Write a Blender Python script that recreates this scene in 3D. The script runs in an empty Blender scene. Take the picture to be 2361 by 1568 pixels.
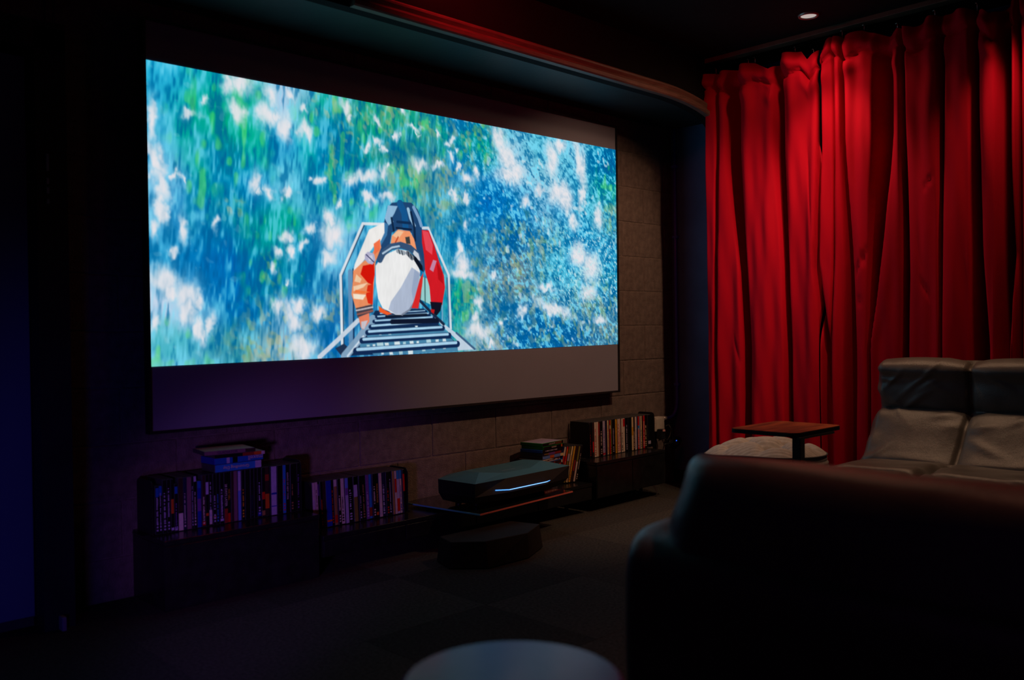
import bpy, bmesh, math, random
import numpy as np
from mathutils import Vector, Matrix

# ---------------------------------------------------------------- camera, world, lights, exposure
SC = bpy.context.scene
COL = SC.collection
R = math.radians
rnd = random.Random(7)

CAM = (-1.309, -3.218, 0.944)
YAW, PITCH, ROLL = 0.770677, -0.010939, -0.0133095
cd = bpy.data.cameras.new('camera')
cam = bpy.data.objects.new('camera', cd)
COL.objects.link(cam)
cam.location = CAM
_f = Vector((math.sin(YAW)*math.cos(PITCH), math.cos(YAW)*math.cos(PITCH), math.sin(PITCH)))
_r = Vector((math.cos(YAW), -math.sin(YAW), 0))
_d = _f.cross(_r)
_c, _s = math.cos(ROLL), math.sin(ROLL)
_xr = _c*_r - _s*_d
_yd = _s*_r + _c*_d
cam.rotation_euler = Matrix((_xr, -_yd, -_f)).transposed().to_euler()
cd.sensor_width = 36
cd.lens = 2076.43/2361*36
cd.clip_start = 0.02
cd.dof.use_dof = True
cd.dof.focus_distance = 4.5
cd.dof.aperture_fstop = 2.2
SC.camera = cam

wd = bpy.data.worlds.new('world')
SC.world = wd
wd.use_nodes = True
wd.node_tree.nodes['Background'].inputs[0].default_value = (0.0, 0.0, 0.0, 1)

SC.view_settings.view_transform = 'Standard'
SC.view_settings.look = 'None'
SC.view_settings.gamma = 1
SC.view_settings.exposure = 0
SC.view_settings.use_curve_mapping = False
SC.cycles.use_denoising = True
SC.cycles.sample_clamp_indirect = 3.0
SC.cycles.max_bounces = 4
SC.cycles.diffuse_bounces = 3
SC.cycles.glossy_bounces = 3
SC.cycles.use_adaptive_sampling = True
SC.cycles.adaptive_threshold = 0.03
SC.cycles.caustics_reflective = False
SC.cycles.caustics_refractive = False

def lamp(name, kind, loc, energy, color, aim=None, size=0.05, spot=60, blend=0.5):
    l = bpy.data.lights.new(name, kind)
    l.energy = energy
    l.color = color
    if kind == 'AREA':
        l.size = size
    else:
        l.shadow_soft_size = size
    if kind == 'SPOT':
        l.spot_size = R(spot); l.spot_blend = blend
    o = bpy.data.objects.new(name, l)
    COL.objects.link(o)
    o.location = loc
    if aim is not None:
        o.rotation_euler = (Vector(aim)-Vector(loc)).to_track_quat('-Z', 'Y').to_euler()
    return o

WARM = (1.0, 0.58, 0.34)
# further ceiling downlights of the same row and of a second row, above and behind the picture
lamp('ceiling_spot_a', 'SPOT', (2.72, -2.08, 2.39), 17, WARM, (2.93, -1.95, 0.6), 0.035, 84, 0.9)
lamp('ceiling_spot_d', 'SPOT', (2.62, -1.85, 2.39), 7, WARM, (2.42, -1.85, 0), 0.035, 46, 0.8)
lamp('ceiling_spot_b', 'SPOT', (0.70, -2.9, 2.39), 22, (1.0, 0.36, 0.22), (0.5, -2.75, 0), 0.035, 75, 0.7)
lamp('ceiling_spot_c', 'SPOT', (2.29, -1.73, 2.39), 62, WARM, (2.45, 0.0, 0.70), 0.03, 74, 0.7)
# coloured party lamps of the room: a blue and a violet one low on the left, a red strip along the ceiling
lamp('blue_lamp', 'SPOT', (-1.2, -1.6, 0.15), 7, (0.05, 0.05, 1.0), (-0.15, 0.0, 0.30), 0.1, 65, 0.9)
lamp('violet_lamp', 'SPOT', (-1.3, -2.2, 0.45), 62, (0.46, 0.17, 0.95), (0.45, -0.09, 0.18), 0.1, 29, 1.0)
lamp('violet_fill_high', 'AREA', (-2.3, -2.6, 1.5), 0.35, (0.55, 0.10, 0.80), (-0.2, -2.3, 0.4), 0.25)  # added violet fill, tints the round table top and the sofa back
rl = lamp('red_strip', 'AREA', (1.15, -0.72, 2.405), 2.2, (1.0, 0.02, 0.03), (1.45, -0.41, 2.17), 1.1)
rl.data.shape = 'RECTANGLE'; rl.data.size_y = 0.03

# ---------------------------------------------------------------- materials
def lin(c):
    return tuple(((v/255)/12.92 if v/255 <= 0.04045 else ((v/255+0.055)/1.055)**2.4) for v in c)

MATS = {}
def mat(name, col, rough=0.6, spec=0.4, metal=0.0, var=0.0, vscale=8.0, bump=0.0, bscale=60.0,
        sheen=0.0, sheen_col=None, emit=None, estr=0.0, coat=0.0, stretch=(1, 1, 1), detail=4):
    if name in MATS:
        return MATS[name]
    m = bpy.data.materials.new(name)
    m.use_nodes = True
    nt = m.node_tree
    b = nt.nodes['Principled BSDF']
    b.inputs['Base Color'].default_value = (*col, 1)
    b.inputs['Roughness'].default_value = rough
    b.inputs['Specular IOR Level'].default_value = spec
    b.inputs['Metallic'].default_value = metal
    b.inputs['Coat Weight'].default_value = coat
    b.inputs['Coat Roughness'].default_value = 0.08
    b.inputs['Sheen Weight'].default_value = sheen
    b.inputs['Sheen Roughness'].default_value = 0.35
    if sheen_col:
        b.inputs['Sheen Tint'].default_value = (*sheen_col, 1)
    if emit:
        b.inputs['Emission Color'].default_value = (*emit, 1)
        b.inputs['Emission Strength'].default_value = estr
    tc = nt.nodes.new('ShaderNodeTexCoord')
    mp = nt.nodes.new('ShaderNodeMapping')
    mp.inputs['Scale'].default_value = stretch
    nt.links.new(tc.outputs['Object'], mp.inputs['Vector'])
    if var > 0:
        n = nt.nodes.new('ShaderNodeTexNoise')
        n.inputs['Scale'].default_value = vscale
        n.inputs['Detail'].default_value = detail
        nt.links.new(mp.outputs[0], n.inputs['Vector'])
        rp = nt.nodes.new('ShaderNodeValToRGB')
        rp.color_ramp.elements[0].position = 0.3
        rp.color_ramp.elements[1].position = 0.7
        rp.color_ramp.elements[0].color = (*[max(0, c*(1-var)) for c in col], 1)
        rp.color_ramp.elements[1].color = (*[min(1, c*(1+var)) for c in col], 1)
        nt.links.new(n.outputs['Fac'], rp.inputs[0])
        nt.links.new(rp.outputs[0], b.inputs['Base Color'])
    if bump > 0:
        n2 = nt.nodes.new('ShaderNodeTexNoise')
        n2.inputs['Scale'].default_value = bscale
        n2.inputs['Detail'].default_value = 5
        nt.links.new(mp.outputs[0], n2.inputs['Vector'])
        bp = nt.nodes.new('ShaderNodeBump')
        bp.inputs['Strength'].default_value = bump
        bp.inputs['Distance'].default_value = 0.01
        nt.links.new(n2.outputs['Fac'], bp.inputs['Height'])
        nt.links.new(bp.outputs[0], b.inputs['Normal'])
    MATS[name] = m
    return m

M_BLOCK = mat('painted_block', (0.155, 0.116, 0.104), 0.85, 0.25, var=0.25, vscale=30, bump=0.5, bscale=160)
M_MORTAR = mat('painted_mortar', (0.18, 0.136, 0.12), 0.9, 0.2, var=0.2, vscale=40, bump=0.4, bscale=200)
M_NAVY = mat('navy_wall_paint', (0.10, 0.21, 0.42), 0.7, 0.3, var=0.15, vscale=6, bump=0.1, bscale=120)
M_BLACKPAINT = mat('black_ceiling_paint', (0.010, 0.010, 0.011), 0.9, 0.15, var=0.2, vscale=4, bump=0.1, bscale=90)
M_SOFFIT = mat('dark_soffit_paint', (0.026, 0.040, 0.044), 0.5, 0.35, var=0.15, vscale=5, bump=0.08, bscale=70)
M_MOULD = mat('varnished_moulding', (0.20, 0.11, 0.085), 0.45, 0.4, var=0.25, vscale=12, stretch=(1, 8, 8), bump=0.08, bscale=40)
M_BLACK = mat('black_laminate', (0.010, 0.010, 0.011), 0.20, 0.45, var=0.3, vscale=20, bump=0.05, bscale=200)
M_BLACKMATTE = mat('black_matte', (0.008, 0.008, 0.009), 0.7, 0.3, var=0.2, vscale=20)
M_BLACKMETAL = mat('black_metal', (0.012, 0.012, 0.013), 0.45, 0.4, var=0.2, vscale=30)
M_STEEL = mat('bright_steel', (0.55, 0.54, 0.52), 0.3, 0.5, metal=1.0, var=0.1, vscale=30)
M_SCREEN = mat('grey_screen_fabric', (0.235, 0.235, 0.30), 0.75, 0.25, var=0.04, vscale=3, bump=0.03, bscale=400)
M_PLASTIC = mat('black_plastic', (0.012, 0.012, 0.013), 0.4, 0.45, var=0.2, vscale=60)
M_CABLE = mat('cable_rubber', (0.012, 0.012, 0.012), 0.5, 0.4, var=0.2, vscale=40)
M_OUTLET = mat('outlet_plastic', (0.5, 0.46, 0.4), 0.5, 0.4, var=0.08, vscale=30)
M_GLASS_TOP = mat('smoked_glass', (0.012, 0.013, 0.014), 0.07, 0.6, var=0.1, vscale=6, coat=0.4)

# ---------------------------------------------------------------- mesh helpers
class MB:
    def __init__(s):
        s.v = []; s.f = []
    def add(s, vs, fs):
        o = len(s.v)
        s.v += [tuple(v) for v in vs]
        s.f += [tuple(i+o for i in f) for f in fs]
        return s
    def box(s, x0, x1, y0, y1, z0, z1):
        return s.add([(x0,y0,z0),(x1,y0,z0),(x1,y1,z0),(x0,y1,z0),(x0,y0,z1),(x1,y0,z1),(x1,y1,z1),(x0,y1,z1)],
                     [(0,3,2,1),(4,5,6,7),(0,1,5,4),(1,2,6,5),(2,3,7,6),(3,0,4,7)])
    def prism(s, poly, z0, z1):
        n = len(poly)
        vs = [(x, y, z0) for x, y in poly]+[(x, y, z1) for x, y in poly]
        fs = [tuple(range(n-1, -1, -1)), tuple(range(n, 2*n))]
        fs += [(i, (i+1) % n, n+(i+1) % n, n+i) for i in range(n)]
        return s.add(vs, fs)
    def tube(s, pts, r, n=8, cap=True):
        pts = [Vector(p) for p in pts]
        vs = []; fs = []
        up = Vector((0, 0, 1))
        prev = None
        for i, p in enumerate(pts):
            t = (pts[min(i+1, len(pts)-1)]-pts[max(i-1, 0)]).normalized()
            a = t.cross(up if prev is None else prev)
            if prev is not None:
                a = prev - t*prev.dot(t)
            if a.length < 1e-5:
                a = t.orthogonal()
            a.normalize()
            prev = a
            b = t.cross(a)
            rr = r[i] if isinstance(r, (list, tuple)) else r
            for k in range(n):
                th = 2*math.pi*k/n
                vs.append(p+a*(rr*math.cos(th))+b*(rr*math.sin(th)))
        for i in range(len(pts)-1):
            for k in range(n):
                k2 = (k+1) % n
                fs.append((i*n+k, i*n+k2, (i+1)*n+k2, (i+1)*n+k))
        if cap:
            fs.append(tuple(range(n-1, -1, -1)))
            fs.append(tuple((len(pts)-1)*n+k for k in range(n)))
        return s.add(vs, fs)
    def lathe(s, prof, n=48, c=(0, 0), cap=True):
        vs = []; fs = []
        for r_, z in prof:
            for k in range(n):
                th = 2*math.pi*k/n
                vs.append((c[0]+r_*math.cos(th), c[1]+r_*math.sin(th), z))
        for i in range(len(prof)-1):
            for k in range(n):
                k2 = (k+1) % n
                fs.append((i*n+k, i*n+k2, (i+1)*n+k2, (i+1)*n+k))
        if cap:
            fs.append(tuple(range(n-1, -1, -1)))
            fs.append(tuple((len(prof)-1)*n+k for k in range(n)))
        return s.add(vs, fs)
    def mesh(s, name, m, bevel=0.0, seg=2, smooth=False):
        me = bpy.data.meshes.new(name)
        me.from_pydata(s.v, [], s.f)
        if bevel > 0 or smooth:
            bm = bmesh.new(); bm.from_mesh(me)
            bmesh.ops.recalc_face_normals(bm, faces=bm.faces)
            if bevel > 0:
                bmesh.ops.bevel(bm, geom=bm.edges[:], offset=bevel, segments=seg, profile=0.6, affect='EDGES', clamp_overlap=True)
            bm.to_mesh(me); bm.free()
        if smooth:
            me.polygons.foreach_set('use_smooth', [True]*len(me.polygons))
        if m:
            me.materials.append(m)
        return me
    def build(s, name, m, parent=None, bevel=0.0, seg=2, smooth=False):
        return link(name, s.mesh(name, m, bevel, seg, smooth), parent)

def link(name, me, parent=None, loc=None, rot=None):
    o = bpy.data.objects.new(name, me)
    COL.objects.link(o)
    if parent is not None:
        o.parent = parent
    if loc is not None:
        o.location = loc
    if rot is not None:
        o.rotation_euler = rot
    return o

def tag(o, label, cat, group=None):
    o['label'] = label; o['category'] = cat
    if group:
        o['group'] = group
    return o

def thing(name, label, cat, loc=(0, 0, 0), rz=0.0, group=None):
    o = bpy.data.objects.new(name, None)
    o.empty_display_size = 0.05
    COL.objects.link(o)
    o.location = loc
    o.rotation_euler = (0, 0, rz)
    return tag(o, label, cat, group)

def struct(o):
    o['kind'] = 'structure'
    return o

def text_mesh(txt, size, m, name, extrude=0.0002):
    cu = bpy.data.curves.new(name, 'FONT')
    cu.body = txt; cu.size = size; cu.align_x = 'CENTER'; cu.align_y = 'CENTER'
    cu.resolution_u = 2; cu.extrude = extrude
    o = bpy.data.objects.new(name, cu)
    COL.objects.link(o)
    dg = bpy.context.evaluated_depsgraph_get()
    me = bpy.data.meshes.new_from_object(o.evaluated_get(dg))
    bpy.data.objects.remove(o); bpy.data.curves.remove(cu)
    me.materials.clear(); me.materials.append(m)
    return me

def soft_block(size, n=(24, 24, 10), power=5.0, bulge=None):
    """closed rounded cushion: subdivided box pulled towards a superellipsoid, bulge(p)->offset vector"""
    nx, ny, nz = n
    idx = {}
    vs = []; fs = []
    def vid(i, j, k):
        key = (i, j, k)
        if key not in idx:
            p = Vector((2*i/nx-1, 2*j/ny-1, 2*k/nz-1))
            q = (abs(p.x)**power+abs(p.y)**power+abs(p.z)**power)**(1/power)
            mx = max(abs(p.x), abs(p.y), abs(p.z))
            p2 = p*(mx/q) if q > 0 else p
            v = Vector((p2.x*size[0]/2, p2.y*size[1]/2, p2.z*size[2]/2))
            if bulge:
                v = v+Vector(bulge(p, v))
            idx[key] = len(vs); vs.append(v)
        return idx[key]
    for i in range(nx):
        for j in range(ny):
            fs.append((vid(i,j,0), vid(i,j+1,0), vid(i+1,j+1,0), vid(i+1,j,0)))
            fs.append((vid(i,j,nz), vid(i+1,j,nz), vid(i+1,j+1,nz), vid(i,j+1,nz)))
    for i in range(nx):
        for k in range(nz):
            fs.append((vid(i,0,k), vid(i+1,0,k), vid(i+1,0,k+1), vid(i,0,k+1)))
            fs.append((vid(i,ny,k), vid(i,ny,k+1), vid(i+1,ny,k+1), vid(i+1,ny,k)))
    for j in range(ny):
        for k in range(nz):
            fs.append((vid(0,j,k), vid(0,j,k+1), vid(0,j+1,k+1), vid(0,j+1,k)))
            fs.append((vid(nx,j,k), vid(nx,j+1,k), vid(nx,j+1,k+1), vid(nx,j,k+1)))
    b = MB(); b.add(vs, fs)
    return b

# ---------------------------------------------------------------- the room
XL, XR, YB, YW = -3.2, 3.27, -5.0, 0.07      # left wall, right wall, rear, screen wall face
CEIL, SOFF = 2.42, 2.16

# floor with carpet tiles
fl = struct(MB().box(XL-0.1, XR+0.1, YB-0.1, YW+0.2, -0.12, -0.006).build('floor', M_BLACKMATTE))
def carpet(name, c):
    return mat(name, c, 0.95, 0.1, var=0.35, vscale=90, bump=0.7, bscale=350, sheen=0.0)
CARPETS = [carpet('carpet_a', (0.060, 0.056, 0.052)), carpet('carpet_b', (0.050, 0.047, 0.044)), carpet('carpet_c', (0.072, 0.067, 0.060))]
tile_me = [MB().box(-0.2497, 0.2497, -0.2497, 0.2497, -0.006, 0.0).mesh('carpet_tile', c, 0.0009, 1) for c in CARPETS]
tx0, ty0 = 3.27, 0.07
for i in range(13):
    for j in range(10):
        x = tx0-0.25-0.5*i; y = ty0-0.25-0.5*j
        link('carpet_tile', tile_me[rnd.choice([0, 0, 1, 2])], fl, (x, y, 0), (0, 0, R(90)*((i+j) % 2)))

# ceiling
ceil = struct(MB().box(XL-0.1, XR+0.1, YB-0.1, YW+0.2, CEIL, CEIL+0.1).build('ceiling', M_BLACKPAINT))
struct(MB().box(XL-0.1, XL, YB-0.1, YW+0.2, 0, CEIL).build('wall_left', M_NAVY))
struct(MB().box(XL, XR, YB-0.1, YB, 0, CEIL).build('wall_rear', M_NAVY))
wr = struct(MB().box(XR, XR+0.1, YB-0.1, YW+0.2, 0, CEIL).build('wall_right', M_NAVY))
struct(MB().box(XR-0.012, XR, -0.42, YW, 0, 0.075).build('baseboard_right', M_BLACKMATTE, None, 0.002))

# screen wall of painted concrete blocks, every block its own piece
wb = struct(MB().box(XL, XR, YW+0.003, YW+0.2, 0, CEIL).build('wall_back', M_MORTAR))
PITCHX, COURSE, JOINT = 0.407, 0.2015, 0.005
BX0, BX1 = -0.30, XR
def block_mesh(w, h):
    return MB().box(-w/2, w/2, 0, 0.045, -h/2, h/2).mesh('concrete_block', M_BLOCK, 0.0055, 2)
cache = {}
for row in range(11):
    z0 = -0.0475+COURSE*row+JOINT/2; z1 = z0+COURSE-JOINT
    z0 = max(z0, 0.0); z1 = min(z1, SOFF)
    if z1-z0 < 0.02:
        continue
    xs = 1.353+(0 if row % 2 == 0 else PITCHX/2)
    k = math.floor((BX0-xs)/PITCHX)
    x = xs+k*PITCHX
    while x < BX1:
        a = max(x+JOINT/2, BX0); b = min(x+PITCHX-JOINT/2, BX1)
        if b-a > 0.02:
            key = (round(b-a, 3), round(z1-z0, 3))
            if key not in cache:
                cache[key] = block_mesh(*key)
            link('concrete_block', cache[key], wb, ((a+b)/2, YW-0.0015*rnd.random(), (z0+z1)/2))
        x += PITCHX

# lowered soffit over the screen with a rounded arch front and moulding
YH = -0.40
struct(MB().box(XL, XR, YH+0.05, YW+0.02, SOFF, SOFF+0.03).build('trim_1', M_SOFFIT))
# header board: face from ceiling down to the arch line
def arc_line():
    """lower edge of the header: straight from the left, easing down into the right jamb"""
    pts = [(XL, SOFF-0.008)]
    a, b = 0.50, 0.11
    cx, cz = 3.02-a, SOFF-0.008-b
    for t in range(0, 25):
        th = math.pi/2*t/24
        pts.append((cx+a*math.sin(th), cz+b*math.cos(th)))
    pts.append((3.02, 0.0))
    return pts
low = arc_line()
hd = MB()
n = len(low)
# front and back skins as quads up to the ceiling, then the jamb part to the right wall
vs = []; fs = []
for x, z in low[:-1]:
    vs += [(x, YH, z), (x, YH, CEIL), (x, YH+0.05, CEIL), (x, YH+0.05, z)]
for i in range(n-2):
    a = 4*i; b = 4*(i+1)
    fs += [(a, b, b+1, a+1), (a+1, b+1, b+2, a+2), (a+2, b+2, b+3, a+3), (a+3, b+3, b, a)]
fs += [(0, 1, 2, 3), tuple(4*(n-2)+k for k in (3, 2, 1, 0))]
hd.add(vs, fs)
hd.box(3.02, XR, YH, YH+0.05, 0.0, CEIL)
struct(hd.build('trim_2', M_BLACKPAINT))
# moulding that follows the arch line: stepped profile (offset away from the opening, projection forward)
mo = MB()
path = [(0.61, low[0][1])]+[p for p in low[1:] if p[1] > 1.2]
prof = [(0.000, 0.0), (0.000, -0.028), (0.006, -0.034), (0.022, -0.036), (0.028, -0.026), (0.036, -0.022), (0.050, -0.030), (0.058, -0.030), (0.062, -0.018), (0.070, -0.012), (0.074, 0.0)]
vs = []; fs = []
for i, (x, z) in enumerate(path):
    p0 = path[max(i-1, 0)]; p1 = path[min(i+1, len(path)-1)]
    t = Vector((p1[0]-p0[0], p1[1]-p0[1])).normalized()
    nrm = Vector((-t.y, t.x))
    for o_, pr in prof:
        vs.append((x+nrm.x*o_, YH+pr+0.0005, z+nrm.y*o_))
m_ = len(prof)
for i in range(len(path)-1):
    for k in range(m_-1):
        fs.append((i*m_+k, (i+1)*m_+k, (i+1)*m_+k+1, i*m_+k+1))
fs.append(tuple(range(m_))); fs.append(tuple((len(path)-1)*m_+k for k in range(m_-1, -1, -1)))
mo.add(vs, fs)
struct(mo.build('trim_3', M_MOULD))

# door and frame at the far left of the screen wall
M_DOOR = mat('pale_door_paint', (0.30, 0.28, 0.30), 0.55, 0.35, var=0.05, vscale=4, bump=0.04, bscale=60)
M_FRAME = mat('dark_door_frame', (0.02, 0.02, 0.022), 0.6, 0.3, var=0.2, vscale=10)
d1 = struct(MB().box(-1.21, -0.395, -0.03, 0.01, 0.03, 1.85).build('door_1', M_DOOR, None, 0.003))
kn = MB().lathe([(0.0, 0), (0.026, 0.0), (0.026, 0.006), (0.011, 0.012), (0.011, 0.035), (0.027, 0.045), (0.03, 0.06), (0.02, 0.07), (0.0, 0.071)], 20, cap=False).build('door_knob', M_STEEL, d1, smooth=True)
kn.location = (-1.14, -0.03, 0.95); kn.rotation_euler = (R(90), 0, 0)
MB().box(-1.2, -0.40, -0.036, -0.031, 0.005, 0.035).build('door_sweep', mat('brown_sweep', (0.12, 0.08, 0.05), 0.7, 0.3, var=0.2), d1)
df = MB().box(-0.393, -0.30, -0.12, YW, 0, 1.93).box(-1.30, -1.212, -0.12, YW, 0, 1.93).box(-1.30, -0.30, -0.12, YW, 1.86, 1.95)
fr = struct(df.build('trim_4', M_FRAME))
MB().box(-0.352, -0.338, -0.155, -0.121, 0.0, 0.045).build('rubber_stop', mat('pink_grey_rubber', (0.35, 0.24, 0.26), 0.7, 0.3, var=0.1), fr, 0.003)
hm = MB().box(-0.006, 0.006, -0.003, 0, -0.02, 0.02).mesh('screw_plate', mat('plate_metal', (0.5, 0.48, 0.45), 0.4, 0.5, metal=0.8, var=0.1), 0.001, 1)
for z, s in ((1.50, 1.4), (1.44, 0.5), (1.41, 0.5), (1.375, 0.4)):
    o = link('screw_plate', hm, fr, (-0.36, -0.12, z)); o.scale = (0.7, 1, s)

# ---------------------------------------------------------------- projection screen
SW, SH, SZ = 2.657, 1.4943, 0.587
scr = thing('projector_screen', 'large thin framed projection screen showing a film still on the block wall', 'screen', (0, 0, SZ))
MB().box(0.008, SW-0.008, 0.004, 0.030, 0.008, SH-0.008).build('screen_surface', M_SCREEN, scr)
fb = MB().box(0, SW, -0.004, 0.034, 0, 0.010).box(0, SW, -0.004, 0.034, SH-0.010, SH).box(0, 0.010, -0.004, 0.034, 0.010, SH-0.010).box(SW-0.010, SW, -0.004, 0.034, 0.010, SH-0.010)
fb.build('screen_frame', M_BLACKMETAL, scr)
MB().box(0.25, SW-0.25, 0.034, YW-0.001, 0.20, 0.26).box(0.25, SW-0.25, 0.034, YW-0.001, SH-0.28, SH-0.22).build('wall_rail', M_BLACKMETAL, scr)

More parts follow.
